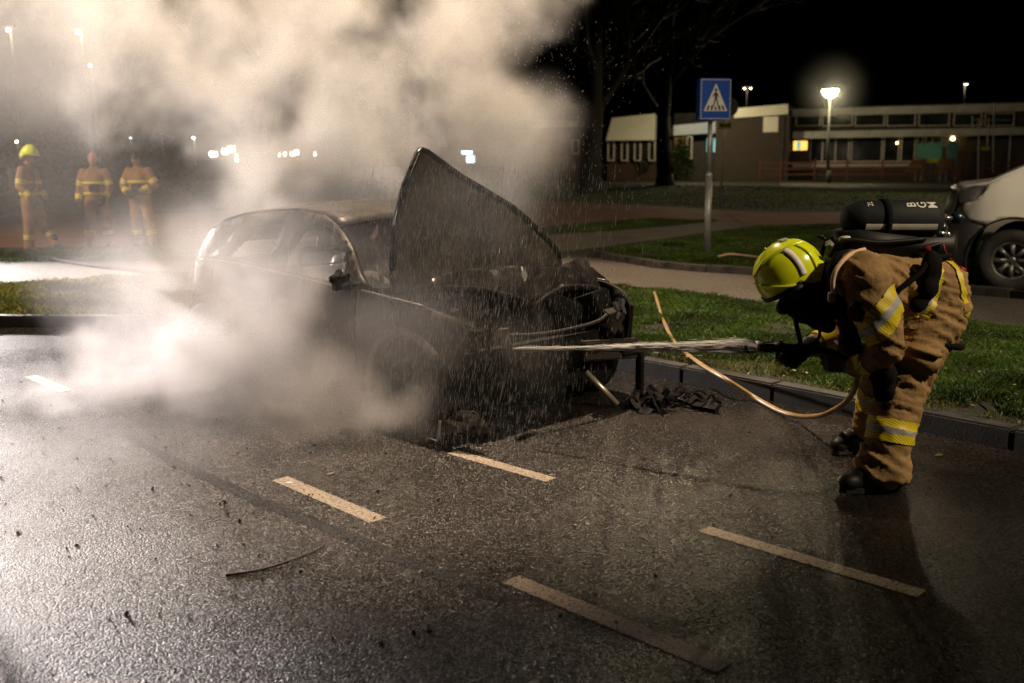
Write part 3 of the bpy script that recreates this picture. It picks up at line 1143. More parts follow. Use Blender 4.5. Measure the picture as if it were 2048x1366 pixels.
def shrub(name, label, c, r, n, seed, group, leaf=.07, cat='shrub'):
    rg = np.random.default_rng(seed)
    t = thing(name, label, cat, (c[0], c[1], GZ), 0, group)
    mb = MB()
    for k in range(7):
        a = rg.uniform(0, 6.28)
        e = V((c[0] + math.cos(a) * r[0] * .6, c[1] + math.sin(a) * r[1] * .6, GZ + r[2] * rg.uniform(.9, 1.6)))
        mb.tube([(c[0], c[1], GZ - .05), (V((c[0], c[1], GZ)) + e) / 2 + V((0, 0, .15)), e], [.035, .025, .01], 5)
    mb.build('stem', MAT['bark'], t)
    mb = MB()
    clumps = [(V((rg.normal(0, .42) * r[0], rg.normal(0, .42) * r[1], rg.uniform(.15, 1.75) * r[2])), rg.uniform(.25, .5)) for _ in range(16)]
    for k in range(n):
        cc, cr = clumps[rg.integers(0, len(clumps))]
        d = V(rg.normal(0, 1, 3)).normalized() * (rg.uniform(0, 1) ** .4) * cr
        p = V((c[0], c[1], GZ)) + cc + V((d.x * r[0] * 1.2, d.y * r[1] * 1.2, d.z * r[2] * 1.2))
        if p.z < GZ + .03:
            p.z = GZ + .03 + abs(d.z) * .2
        a = V(rg.normal(0, 1, 3)).normalized() * leaf
        b = V(rg.normal(0, 1, 3)).normalized() * leaf * .6
        mb.add([p - a, p + b, p + a, p - b], [(0, 1, 2, 3)])
    mb.build('foliage', MAT['leaf'], t, kind='stuff')
    return t


for i, (px, py, w, h, lab) in enumerate(((1100, 362, 1.5, .8, 'dark low shrub left of the thick bare tree'),
                                         (1228, 360, 1.3, .85, 'leafy shrub under the first annex windows'),
                                         (1262, 359, 1.2, 1.0, 'pale leafed shrub in the middle under the annex windows'),
                                         (1292, 361, 1.0, 1.4, 'tall dark shrub left of the straight trunk'),
                                         (1360, 362, 1.0, 1.5, 'round dark shrub by the school entrance'))):
    c = at(px, py, z=GZ)
    shrub('shrub', lab, c, (w, w, h), 1500, 40 + i, 'shrubs in front of the school', .11)
for i, (px, py, w, h, lab) in enumerate(((20, 398, 2.4, 1.5, 'dark shrub at the left edge behind the helmeted firefighter'),
                                         (130, 396, 2.2, 1.6, 'dark shrub behind the leaning lamp pole'),
                                         (235, 393, 2.6, 1.9, 'dark shrub between the two bareheaded firefighters'),
                                         (330, 390, 2.2, 1.4, 'dark shrub at the edge of the smoke'))):
    c = at(px, py, z=GZ)
    shrub('shrub', lab, c, (w, w, h), 1800, 60 + i, 'shrubs behind the firefighters', .13)

# playground in front of the school
fence = thing('playground_fence', 'red brown post and rail fence round the school playground', 'fence', tuple(fp(1700, 362, 6.0)))
fpx = (1521, 1563, 1630, 1695, 1766, 1848, 1922, 1966, 2040, 2120)
for x in fpx:
    mb = MB(); fbox(mb, x - 2.2, 318, x + 2.2, 364, 6.0, .16, floor=GZ - .05); mb.build('fence_post', MAT['wood_red'], fence)
for y in (324, 336, 347):
    for a, b_ in zip(fpx, fpx[1:]):
        if (a, y) == (1848, 324) or a == 1922:
            continue
        mb = MB(); fbox(mb, a + 2.2, y, b_ - 2.2, y + 3.4, 5.97, .05); mb.build('rail', MAT['wood_red'], fence)
cf = thing('climbing_frame', 'teal and yellow climbing frame with pale posts on the school playground', 'climbing frame', tuple(fp(1860, 362, 4.0)))
for x in (1836, 1847, 1853, 1866, 1885, 1898, 1917):
    mb = MB(); fbox(mb, x - 1.0, 262, x + 1.0, 362, 4.0, .08, floor=GZ); mb.build('post', MAT['galv'], cf)
mb = MB()
panel(mb, [V((1835, 322)), V((1835, 290)), V((1841, 284)), V((1847, 290)), V((1853, 288)), V((1862, 283)), V((1872, 286)), V((1882, 284)), V((1890, 285)), V((1897, 292)),
           V((1890, 294)), V((1884, 292)), V((1883, 317)), V((1848, 317)), V((1846, 322))], [], 6.0, lambda x, y: fp(x, y, 4.12), sub=4.0)
o = mb.build('play_panel', MAT['teal'], cf); solid(o, .05)
mb = MB(); fbox(mb, 1899, 283, 1916, 321, 4.12, .05); mb.build('play_panel', pm('dark teal play panel', (.05, .15, .15), None), cf)
mb = MB(); fbox(mb, 1850, 317, 1882, 326, 4.12, .05); mb.build('yellow_panel', MAT['yellow'], cf)
for x in (1822, 1876):
    mb = MB(); a, b_ = fp(x + 18, 318, 4.3), fp(x + 2, 345, 5.6); w = V((.45, 0, 0)); mb.prism([a - w, a + w, b_ + w, b_ - w], (0, .05, .05)); mb.build('ramp', MAT['wood'], cf)
sw = thing('swing_frame', 'thin pale pole frame with yellow seat on the dark right of the playground', 'swing', tuple(fp(2000, 362, 4.5)))
for a, b_ in (((1945, 232), (1945, 258)), ((1958, 235), (1956, 360)), ((1978, 235), (1974, 300)), ((1988, 205), (1986, 345)), ((2022, 262), (2016, 350))):
    mb = MB(); mb.tube([fp(a[0], a[1], 4.5), fp(b_[0], b_[1], 4.5)], .045, 6); mb.build('pole', MAT['galv'], sw)
mb = MB(); mb.tube([fp(1944, 240, 4.5), fp(2022, 240, 4.5)], .045, 6); mb.build('crossbar', MAT['galv'], sw)
mb = MB(); fbox(mb, 1964, 294, 1979, 300, 4.6, .3); mb.build('seat', MAT['yellow'], sw)
for px, py, lab, rr in ((1905.5, 277, 'glowing ball lamp above the climbing frame', .13), (1794, 286, 'small glowing lamp in the school window', .07)):
    c = fp(px, py, .3)
    t = thing('wall_lamp', lab, 'lamp', c)
    mb = MB(); mb.ell(c, (rr, rr, rr)); mb.build('lamp_globe', emat('wall lamp glow', (1, .66, .25), 14), t, True)
    mb = MB(); mb.box(c + FN * -.14, (.08, .08, .08)); mb.build('bracket', MAT['pole_dark'], t)

# houses and a bus shelter far behind the smoke
def far_house(label, x0, x1, ytop, wins, Y=100):
    a, b_ = at(x0, ytop, Y=Y), at(x1, ytop, Y=Y)
    zt = a.z
    t = thing('house', label, 'house', ((a.x + b_.x) / 2, Y, GZ), 0, 'dark houses far behind the smoke')
    mb = MB(); mb.box(((a.x + b_.x) / 2, Y + 4, zt / 2), (b_.x - a.x, 8, zt)); mb.build('wall', MAT['brick'], t)
    mb = MB(); mb.prism([(a.x - .3, Y - .3, zt), (a.x - .3, Y + 8.3, zt), (a.x - .3, Y + 4, zt + 2.5)], (b_.x - a.x + .6, 0, 0)); mb.build('roof', MAT['roof'], t)
    for wx, wy, ww, wh, col, st in wins:
        p = at(wx, wy, Y=Y - .06)
        s = Y / FPX
        f_ = MB(); f_.box(p + V((0, .03, 0)), (ww * s + .12, .1, wh * s + .12)); wf = f_.build('window', MAT['frame'], t)
        g = MB(); g.box(p + V((0, -.03, 0)), (ww * s, .04, wh * s)); g.build('pane', emat('lit window', col, st), wf)


far_house('dark house with two bright lamps in the smoke left of the mast', 370, 520, 318, ((427, 308, 14, 8, (1, .92, .8), 90), (450, 303, 11, 10, (1, .75, .4), 120), (463, 298, 12, 11, (1, .78, .45), 120),
                                                              (473, 316, 5, 14, (1, .8, .5), 10)))
far_house('long dark house with a row of lit windows right of the mast', 545, 700, 322, ((556, 309, 8, 8, (1, .8, .6), 8), (570, 308, 5, 8, (1, .85, .7), 10), (593, 305, 8, 8, (1, .75, .45), 110),
                                                               (585, 308, 8, 7, (1, .8, .6), 10), (630, 308, 5, 7, (1, .9, .9), 9)))
c = at(938, 345, z=GZ)
t = thing('bus_shelter', 'far shelter with blue white lit panel seen in the smoke beside the raised hood', 'bus shelter', c)
Y = c.y
a, b_ = at(915, 300, Y=Y), at(965, 300, Y=Y)
mb = MB(); mb.box(((a.x + b_.x) / 2, Y + .6, a.z + .05), (b_.x - a.x, 1.4, .1)); mb.build('roof', MAT['pole_dark'], t)
for x in (a.x + .05, b_.x - .05):
    mb = MB(); mb.box((x, Y + 1.2, a.z / 2), (.08, .08, a.z)); mb.build('post', MAT['pole_dark'], t)
for n_, (x, y, w, h) in enumerate(((934, 305, 20, 5), (941, 318, 16, 14))):
    p = at(x, y, Y=Y); s = Y / FPX
    mb = MB(); mb.box(p, (w * s, .08, h * s)); mb.build('lit_panel', emat('lit blue panel', (.45, .75, 1.0), 14 if n_ == 0 else 5), t)
# ------------------------------------------------------------------ vehicles
MAT['burnt'] = pm('burnt car body', (0.006, 0.0055, 0.005), (0.024, 0.020, 0.016), 5.0, 0.38, 0.8, bump=0.004, bscale=30, spec=0.28, detail=8)
MAT['burnt_gloss'] = pm('scorched black paint', (0.008, 0.008, 0.009), (0.02, 0.018, 0.016), 4.0, 0.16, 0.4, bump=0.006, bscale=16)
MAT['ash'] = pm('ashen metal', (0.10, 0.09, 0.08), (0.20, 0.185, 0.165), 7.0, 0.6, bump=0.004, bscale=50)
MAT['rust'] = pm('heat rusted steel', (0.008, 0.006, 0.0045), (0.026, 0.017, 0.010), 10.0, 0.6, 0.8, bump=0.004, bscale=50)
MAT['char'] = pm('charred plastic', (0.003, 0.003, 0.003), (0.009, 0.008, 0.0075), 14, 0.6, 0.9, bump=0.02, bscale=25, spec=.15)
MAT['alloy'] = pm('sooty alloy', (0.12, 0.115, 0.11), (0.20, 0.19, 0.18), 9, 0.35, 0.6, metal=0.7)
MAT['steel'] = pm('bare bright steel', (0.55, 0.47, 0.38), (0.62, 0.55, 0.46), 9, 0.35, metal=0.7)
MAT['tail'] = pm('clear tail lamp', (0.75, 0.74, 0.72), (0.6, 0.6, 0.6), 6, 0.12, coat=0.5)
MAT['rubber'] = pm('tyre rubber', (0.010, 0.010, 0.010), (0.020, 0.020, 0.019), 10, 0.7, bump=0.003, bscale=60)
MAT['white_paint'] = pm('white van paint', (0.80, 0.78, 0.75), None, rough=0.28, coat=0.6)
MAT['grey_plastic'] = pm('grey bumper plastic', (0.11, 0.105, 0.10), (0.14, 0.135, 0.13), 20, 0.5)
MAT['black'] = pm('black void', (0.004, 0.004, 0.004), None, rough=0.9)
MAT['chrome'] = pm('lamp reflector', (0.45, 0.45, 0.45), (.25, .25, .25), 9, rough=0.4, metal=0.6)
MAT['hood_ash'] = pm('dusty scorched hood', (0.018, 0.016, 0.013), (0.055, 0.048, 0.040), 4.0, 0.7, 0.9, bump=.003, bscale=40, spec=.15, detail=8)


def wheel(parent, c, r, w, rim, side=-1, flat=0.0, rimr=0.62, tmat='rubber', spokes=7):
    """axis along local y; side -1: outer face towards -y"""
    M0 = Matrix.Translation(V(c)) @ Matrix.Rotation(PI / 2 * -side, 4, 'X')
    # after the turn local +z of the lathe points to the outer side
    t = MB()
    pr = [(r * rimr, w * .42), (r * rimr * 1.04, w * .47), (r * .84, w * .52), (r * .96, w * .44), (r, w * .30), (r, -w * .30), (r * .96, -w * .44), (r * .84, -w * .5), (r * rimr, -w * .45)]
    t.lathe(pr, 36, M0, cap=False)
    if flat:
        z0 = c[2] - r + flat
        t.v = [(x, y * (1 + (0.25 if z < z0 + .05 else 0) * 0), max(z, z0)) for x, y, z in t.v]
    wo = t.build('wheel', MAT[tmat], parent, True, local=True)
    m = MB()
    R0 = r * rimr
    m.lathe([(R0, w * .42), (R0 * .96, w * .44), (R0 * .90, w * .36), (R0 * .86, w * .10), (R0 * .86, -w * .4)], 30, M0, cap=False)
    m.lathe([(.01, w * .30), (R0 * .2, w * .30), (R0 * .24, w * .22), (R0 * .24, -.02)], 20, M0, cap=True)
    for k in range(spokes):
        a = 2 * PI * k / spokes
        ca, sa = math.cos(a), math.sin(a)
        pts = [V((ca * R0 * .2, sa * R0 * .2, w * .27)), V((ca * R0 * .55, sa * R0 * .55, w * .33)), V((ca * R0 * .9, sa * R0 * .9, w * .36))]
        nrm = V((-sa, ca, 0))
        rings = [[M0 @ (p + nrm * h + V((0, 0, d))) for h, d in ((-b, 0), (b, 0), (b, -.03), (-b, -.03))] for p, b in zip(pts, (R0 * .13, R0 * .10, R0 * .15))]
        m.loft(rings)
    m.lathe([(.01, -w * .05), (R0 * .8, -w * .05)], 24, M0, mi=0, cap=False)
    m.build('rim', rim, wo, True, local=True)
    return wo


CAR_RZ = math.radians(-46)
car = thing('burnt_car', 'burnt out dark hatchback smoking with its hood raised and front end melted away', 'car',
            (-0.704 + .719 * .86, 6.018 + .695 * .86, 0.0), CAR_RZ)
YOFF = [(.10, .09), (.15, .06), (.3, .02), (.5, 0), (.62, 0.005), (.70, .012), (.80, .025), (.88, .05), (1.05, .13), (1.31, .26), (1.5, .35)]


def cy_(x, z):
    o = interp(YOFF, z)
    if x < -2.5:
        o += .34 * ((-2.5 - x) / .65) ** 2
    if x > .15:
        o += .13 * ((x - .15) / .4) ** 2
    return o


def dents(x, z, s=0.0, sc_=6):
    return s * noise.noise(V((x * sc_, z * sc_, 3.1))) if s else 0


def arc(cx, cz, r, a0, a1, n=14):
    return [(cx + r * math.cos(math.radians(a0 + (a1 - a0) * k / n)), cz + r * math.sin(math.radians(a0 + (a1 - a0) * k / n))) for k in range(n + 1)]


FENDER = [(-.435, .17), (-.435, .83), (-.25, .825), (-.07, .81), (.24, .79), (.46, .74), (.53, .66), (.50, .50), (.47, .36)] + arc(.06, .27, .385, 12, 183, 18)[0:] + [(-.325, .17)]
FDOOR = [(-1.475, .17), (-1.475, .875), (-1.1, .85), (-.78, .835), (-.445, .835), (-.445, .17)]
RDOOR = [(-2.14, .17), (-2.19, .33), (-2.24, .46), (-2.33, .58), (-2.33, .905), (-1.9, .89), (-1.485, .878), (-1.485, .17)]
QUART = [(-2.34, .905), (-2.62, .89), (-2.84, .86), (-2.98, .70), (-3.09, .56), (-3.13, .46), (-3.10, .34), (-2.99, .32)] + arc(-2.57, .27, .39, 8, 172, 16)[::-1][0:0] + \
        arc(-2.57, .27, .40, 172, 52, 12) + [(-2.34, .58)]
for side, sn in ((-1, 'near'), (1, 'far')):
    def mapf(x, z, amp=0.010, side=side):
        return (x, side * (.86 - cy_(x, z)) + dents(x, z, amp, 5) + dents(x, z, amp * .5, 14), z)
    for nm, poly, m in (('front_fender', FENDER, 'burnt'), ('front_door', FDOOR, 'burnt'), ('rear_door', RDOOR, 'burnt'), ('rear_quarter', QUART, 'burnt')):
        mb = MB()
        panel(mb, [V(p) for p in poly], [], .07, mapf)
        o = mb.build(nm, MAT[m], car, local=True)
        smooth_angle(o, 50)
        solid(o, .012, 0)
        if 'door' in nm:
            hx = -1.28 if nm == 'front_door' else -2.1
            hb = MB(); hb.box((hx, side * .868, .70), (.17, .03, .028), bev=.008); hb.build('handle', MAT['burnt_gloss'], o, local=True)
    # window frame ring
    G = [(-.40, .84), (-.36, .865), (-.50, .95), (-.66, 1.09), (-.90, 1.22), (-1.1, 1.285), (-1.41, 1.305), (-1.75, 1.295), (-2.25, 1.24), (-2.60, 1.15), (-2.78, 1.03), (-2.88, .88), (-2.84, .865),
         (-2.3, .91), (-1.4, .88), (-.8, .84)]
    QW = [(-2.55, .955), (-2.24, 1.145), (-2.34, 1.02), (-2.48, .935)]
    RW = [(-2.25, .945), (-2.13, 1.06), (-1.97, 1.17), (-1.75, 1.205), (-1.57, 1.215), (-1.60, 1.05), (-1.61, .91)]
    FW = [(-1.43, .905), (-1.41, 1.05), (-1.33, 1.18), (-1.16, 1.22), (-.97, 1.19), (-.80, 1.08), (-.69, .98), (-.66, .90), (-.69, .86), (-1.1, .88)]
    mb = MB()
    panel(mb, [V(p) for p in G], [[V(p) for p in h] for h in (QW, RW, FW)], .06, lambda x, z: mapf(x, z, .004), sub=.05)
    o = mb.build('window_pillars', MAT['burnt'], car, local=True)
    smooth_angle(o, 50)
    solid(o, .045, -1 if side < 0 else 1)
    mb = MB()
    pts = [V(mapf(x, z, 0)) + V((0, side * .012, 0)) for x, z in ((-2.62, .895), (-2.2, .905), (-1.75, .89), (-1.38, .876), (-.78, .842), (-.44, .838), (-.07, .815), (.24, .795))]
    mb.tube(spline(pts, 4), .008, 6)
    mb.build('belt_highlight', MAT['alloy'], car, True, local=True)  # highlight along belt and fender top, built as a paler tube

# roof, tailgate, windscreen header
roof_prof = [(-.86, 1.215), (-1.0, 1.262), (-1.2, 1.30), (-1.5, 1.315), (-1.85, 1.30), (-2.2, 1.262), (-2.45, 1.215), (-2.62, 1.15)]
rows = []
for x, z in roof_prof:
    hw = .86 - cy_(max(x, -2.5), z) - .0
    rows.append([V((x, hw * t, z + .045 * (1 - t * t) + dents(x * 2, t, .012, 3))) for t in [-1 + 2 * k / 14 for k in range(15)]])
mb = MB(); mb.loft(rows, False, False); o = mb.build('roof', MAT['burnt'], car, True, local=True); solid(o, .02)
tg = [(-2.64, 1.14), (-2.80, 1.02), (-2.93, .86), (-3.03, .72), (-3.10, .55), (-3.13, .42)]
rows = []
for x, z in tg:
    hw = .86 - cy_(-2.72, z) - .14
    rows.append([V((x - .07 * (1 - t * t), hw * t, z)) for t in [-1 + 2 * k / 10 for k in range(11)]])
mb = MB()
for a, b_ in ((0, 1), (2, 5)):
    mb.loft(rows[a:b_ + 1], False, False)
for k in (0, 9):
    mb.loft([rows[1][k:k + 2], rows[2][k:k + 2]], False, False)
o = mb.build('tailgate', MAT['burnt'], car, True, local=True); solid(o, .03)
for s in (-1, 1):
    mb = MB()
    pts = [V((-2.90, s * .66, .80)), V((-2.99, s * .665, .68)), V((-3.07, s * .66, .56)), V((-3.10, s * .645, .47))]
    rings = [[p + V((-.05 * math.cos(a), s * .045 * math.sin(a) + s * .03, 0)) for a in [PI * k / 8 for k in range(9)]] for p in pts]
    mb.loft(rings, True, True); mb.build('tail_light', MAT['tail'], car, True, local=True)
mb = MB(); mb.box((-2.99, 0, .36), (.16, 1.34, .16), bev=.04); mb.build('rear_bumper', MAT['char'], car, True, local=True)
# floor, firewall, cabin remains
mb = MB(); mb.box((-1.35, 0, .20), (3.1, 1.5, .10)); mb.box((-.36, 0, .50), (.05, 1.42, .60)); mb.box((-.47, 0, .80), (.22, 1.40, .07)); mb.box((-2.82, 0, .52), (.1, 1.3, .4))
mb.build('floor_pan', MAT['char'], car, local=True)
for sx, sy in ((-1.25, -.36), (-1.25, .36)):
    mb = MB()
    mb.tube(spline([(sx + .2, sy - .22, .40), (sx - .12, sy - .22, .45), (sx - .30, sy - .2, .95), (sx - .31, sy, 1.0), (sx - .30, sy + .2, .95), (sx - .12, sy + .22, .45), (sx + .2, sy + .22, .40)], 4), .022, 6)
    for k in range(5):
        z = .5 + .1 * k
        mb.tube([(sx - .13 - .034 * k, sy - .2, z), (sx - .16 - .034 * k, sy, z - .01), (sx - .13 - .034 * k, sy + .2, z)], .008, 5)
    mb.build('seat_frame', MAT['rust'], car, local=True)
mb = MB(); mb.tube([V((-.78 + .05 * math.cos(a), .36 + .18 * math.sin(a), .82 + .16 * math.cos(a))) for a in [2 * PI * k / 16 for k in range(17)]], .014, 6); mb.tube([(-.78, .36, .82), (-.5, .36, .74)], .02, 6)
mb.build('steering_wheel', MAT['rust'], car, True, local=True)
# wheels
for wx, wy, sd in ((.06, -.77, -1), (.06, .77, 1), (-2.57, -.76, -1), (-2.57, .76, 1)):
    wheel(car, (wx, wy, .265), .285, .19, MAT['alloy'], sd, flat=.02, rimr=.66)
# ashen arch liner, near side front
mb = MB()
rings = []
for k in range(19):
    a = math.radians(40 + 148 * k / 18)
    c_, s_ = math.cos(a), math.sin(a)
    rings.append([V((.06 + c_ * r, y, .27 + s_ * r)) for r, y in ((.385, -.872), (.335, -.868), (.325, -.80), (.385, -.80))])
mb.loft(rings)
mb.build('arch_liner', MAT['ash'], car, local=True)
for s in (-1, 1):
    for cx_, a0_, a1_ in ((-2.57, 15, 165), (.06, 0, 180)):
        mb = MB()
        rings = []
        for k in range(15):
            a = math.radians(a0_ + (a1_ - a0_) * k / 14)
            rings.append([V((cx_ + math.cos(a) * .36, y * s, .27 + math.sin(a) * .36)) for y in (.795, .45)])
        mb.loft(rings, False, False)
        o = mb.build('wheel_housing', MAT['char'], car, local=True); solid(o, .01)

# melted door mirror
mb = MB()
for k in range(11):
    mb.ell((-.50 + RND.uniform(-.07, .07), -.93 + RND.uniform(-.05, .06), .90 + RND.uniform(-.045, .055)), (RND.uniform(.025, .05),) * 2 + (RND.uniform(.02, .045),), n=7, m=5)
mb.tube([(-.40, -.82, .86), (-.47, -.9, .87)], .03, 6)
mr_ = mb.build('mirror_stub', MAT['char'], car, local=True); remesh(mr_, .012, 1, .02, .03)

# raised hood: nose edge uppermost, seen from inside
HP = [(.20, .80), (.205, .95), (.235, 1.08), (.27, 1.22), (.32, 1.38), (.36, 1.49), (.43, 1.61), (.49, 1.70), (.53, 1.735), (.58, 1.72), (.89, 1.555), (1.1, 1.46), (1.36, 1.325), (1.5, 1.22),
      (1.62, 1.11), (1.74, 1.0), (1.80, .92), (1.82, .80)]


def hoodmap(y, z):
    # shallow dish: rim forward, leaning back a little at the top
    lean = -.30 - .10 * (z - .85)
    cx_, cz_ = .9, 1.1
    d = min(1.0, math.hypot((y - cx_) / .75, (z - cz_) / .6))
    return (lean - .07 * (1 - d * d) + .012 * noise.noise(V((y * 3, z * 3, 1.7))), y - .86, z)


mb = MB(); panel(mb, [V(p) for p in HP], [], .08, hoodmap)
hood = mb.build('hood', MAT['hood_ash'], car, local=True); smooth_angle(hood, 60); solid(hood, .018, 1)
mb = MB()
fl = [V((hoodmap(y, z)[0] + .012, y - .86, z)) for y, z in HP[1:-1]]
rings = []
cen = V((fl[0].x, .05, 1.15))
for i, p in enumerate(fl):
    inw = (V((p.x, cen.y, cen.z)) - p).normalized()
    rings.append([p + V((.018, 0, 0)), p + V((-.03, 0, 0)), p + inw * .03 + V((-.03, 0, 0)), p + inw * .035 + V((.0, 0, 0))])
mb.loft(rings)
mb.build('hood_flange', MAT['burnt_gloss'], hood, True, local=True)
# crumpled black front skin lying over the engine
CP = [(.22, .80), (.24, .92), (.36, .945), (.6, .955), (.9, .95), (1.15, .93), (1.35, .905), (1.5, .93), (1.62, .95), (1.70, .93), (1.74, .85), (1.80, .74), (1.86, .64), (1.84, .60), (1.70, .70), (1.55, .755),
      (1.40, .765), (1.22, .755), (1.08, .72), (.98, .685), (.9, .71), (.75, .76), (.5, .80)]


def cpmap(y, z):
    top = (z - .60) / .36
    x = .30 - .28 * top + .05 * noise.noise(V((y * 4, z * 5, .3))) + .03 * noise.noise(V((y * 11, z * 11, 5)))
    return (x, y - .86, z + .012 * noise.noise(V((y * 9, z * 9, 2))))


mb = MB(); panel(mb, [V(p) for p in CP], [], .045, cpmap, sub=.04)
o = mb.build('crumpled_skin', MAT['burnt_gloss'], car, local=True); smooth_angle(o, 25); solid(o, .008)
# near fender top and the dark seal sagging along it
mb = MB(); mb.tube(spline([V(cpmap(y, z)) + V((.03, 0, .0)) for y, z in ((.3, .86), (.55, .83), (.8, .76), (.97, .70), (1.1, .735), (1.3, .775), (1.5, .765), (1.7, .71), (1.84, .61))], 5), .022, 7)
mb.build('sagging_seal', MAT['char'], car, True, local=True)
# engine and front structure
mb = MB()
for k in range(34):
    c_ = (RND.uniform(-.22, .30), RND.uniform(-.62, .66), RND.uniform(.30, .66))
    s = (RND.uniform(.08, .28), RND.uniform(.08, .3), RND.uniform(.06, .22))
    mb.box(c_, s, Euler((RND.uniform(-.4, .4), RND.uniform(-.4, .4), RND.uniform(-.6, .6))).to_matrix(), bev=.012)
mb.box((.0, .05, .45), (.42, .62, .36), bev=.03)
for k in range(14):
    p = V((RND.uniform(-.2, .3), RND.uniform(-.6, .6), RND.uniform(.35, .72)))
    mb.tube(spline([p, p + V((RND.uniform(-.1, .1), RND.uniform(-.2, .2), RND.uniform(0, .1))), p + V((RND.uniform(-.1, .15), RND.uniform(-.35, .35), RND.uniform(-.2, .05)))], 4), RND.uniform(.008, .022), 6)
mb.build('engine', MAT['char'], car, local=True)
mb = MB(); mb.tube(spline([(.44, -.40, .585), (.50, -.1, .565), (.52, .2, .57), (.50, .45, .585), (.44, .62, .62)], 6), .012, 6); mb.build('slam_rail', MAT['rust'], car, True, local=True)
mb = MB(); mb.box((.38, 0, .33), (.07, 1.36, .34)); mb.build('radiator', MAT['char'], car, local=True)
mb = MB(); mb.box((.50, .55, .405), (.07, .62, .075), Euler((-.10, 0, .05)).to_matrix(), bev=.012); mb.box((.50, .60, .325), (.06, .70, .05), Euler((-.12, 0, .05)).to_matrix(), bev=.01)
mb.build('bumper_beam', MAT['rust'], car, local=True)
mb = MB(); mb.box((.52, .86, .17), (.05, .045, .34), bev=.006); mb.box((.51, .80, .335), (.07, .30, .04), bev=.006); mb.build('front_strut', MAT['char'], car, local=True)
mb = MB()
rings = [[p + V((0, w, 0)), p + V((.03, w * .3, 0)), p + V((0, -w, 0)), p + V((-.03, 0, 0))] for p, w in ((V((.46, -.40, .63)), .05), (V((.48, -.40, .55)), .045), (V((.50, -.365, .47)), .03), (V((.52, -.33, .41)), .012), (V((.53, -.31, .36)), .008))]
mb.loft(rings); mb.build('lamp_bracket', MAT['rust'], car, local=True)
mb = MB()
for k in range(9):
    mb.box((.42 + RND.uniform(-.06, .06), .66 + RND.uniform(-.09, .09), .56 + RND.uniform(-.10, .08)), (RND.uniform(.03, .09), RND.uniform(.03, .1), RND.uniform(.04, .12)), Euler((RND.uniform(-1, 1), RND.uniform(-1, 1), 0)).to_matrix(), bev=.008)
mb.build('headlamp_remains', MAT['rust'], car, local=True)
mb = MB(); mb.box((.30, .84, .52), (.36, .02, .30), Euler((0, .1, -.1)).to_matrix(), bev=.006); mb.build('inner_fender', MAT['rust'], car, local=True)
mb = MB(); mb.tube([(.46, .36, .24), (.62, .50, .02)], [.022, .020], 8); mb.build('hanging_pipe', MAT['steel'], car, True, local=True)
mb = MB(); mb.box((.06, -.55, .25), (.06, .4, .06)); mb.box((.06, .55, .25), (.06, .4, .06)); mb.box((-.1, 0, .2), (.5, 1.0, .08)); mb.build('subframe', MAT['char'], car, local=True)

# fallen pieces beside the car
def lump(name, label, cat, c, n, ext, m, seed, group=None, vox=.012):
    rg = random.Random(seed)
    t = MB()
    for k in range(n):
        p = V(c) + V((rg.uniform(-1, 1) * ext[0], rg.uniform(-1, 1) * ext[1], rg.uniform(.1, 1) * ext[2]))
        if rg.random() < .5:
            t.box(p, (rg.uniform(.05, .2), rg.uniform(.02, .08), rg.uniform(.01, .06)), Euler((rg.uniform(-1, 1), rg.uniform(-1, 1), rg.uniform(0, 6))).to_matrix())
        else:
            q = p + V((rg.uniform(-.15, .15), rg.uniform(-.15, .15), rg.uniform(-.03, .05)))
            t.tube(spline([p, (p + q) / 2 + V((0, 0, .04)), q], 3), rg.uniform(.006, .016), 5)
    t.v = [(x, y, max(z, .003)) for x, y, z in t.v]
    o = t.build(name, m)
    o['label'], o['category'] = label, cat
    if group:
        o['group'] = group
    return o


c = at(1345, 815, z=0)
lump('wreckage_heap', 'tangled heap of charred car parts by the kerb right of the burnt car', 'wreckage', c, 30, (.26, .12, .09), MAT['char'], 3)
c = at(935, 868, z=0)
t = MB()
SC = [(-.17, .0), (-.13, .10), (-.04, .17), (.05, .155), (.12, .06), (.14, .0), (.05, -.01), (-.06, .02)]
panel(t, [V(p) for p in SC], [], .04, lambda x, z: (c.x + x, c.y + .10 * math.sin(9 * x) * .3 - .5 * z + .02 * noise.noise(V((x * 14, z * 14, 1))), .006 + z + .01 * noise.noise(V((x * 17, z * 11, 4))) if z > .005 else .004), sub=.03)
o = t.build('bent_panel_piece', MAT['ash']); o['label'], o['category'] = 'bent ashen panel scrap on the road in front of the burnt front wheel', 'scrap'; solid(o, .008)
c = at(875, 885, z=0)
t = MB(); t.tube(spline([V((c.x, c.y, .004)), V((c.x + .01, c.y + .01, .06)), V((c.x + .015, c.y + .02, .13))], 4), .009, 6)
t.tube(spline([V((c.x + .0, c.y, .006)), V((c.x - .05, c.y - .01, .03)), V((c.x - .07, c.y, .006))], 4), .006, 6)
o = t.build('metal_clip', MAT['chrome'], smooth=True); o['label'], o['category'] = 'small shiny bent metal clip standing on the road left of the ashen scrap', 'scrap'

# ------------------------------------------------------------------ white van, nose to the left
vp = at(2036, 569, z=GZ)
van = thing('white_van', 'white delivery van with grey bumper parked on the side road behind the bent firefighter', 'van', (vp.x, vp.y + .12, GZ), PI - math.radians(29))


def vy(x, z):
    o = interp([(.1, .08), (.3, .02), (.7, 0), (1.1, .03), (1.5, .12), (2.2, .25)], z)
    if x > .1:
        o += .60 * ((x - .1) / .75) ** 2.2
    return .98 - o


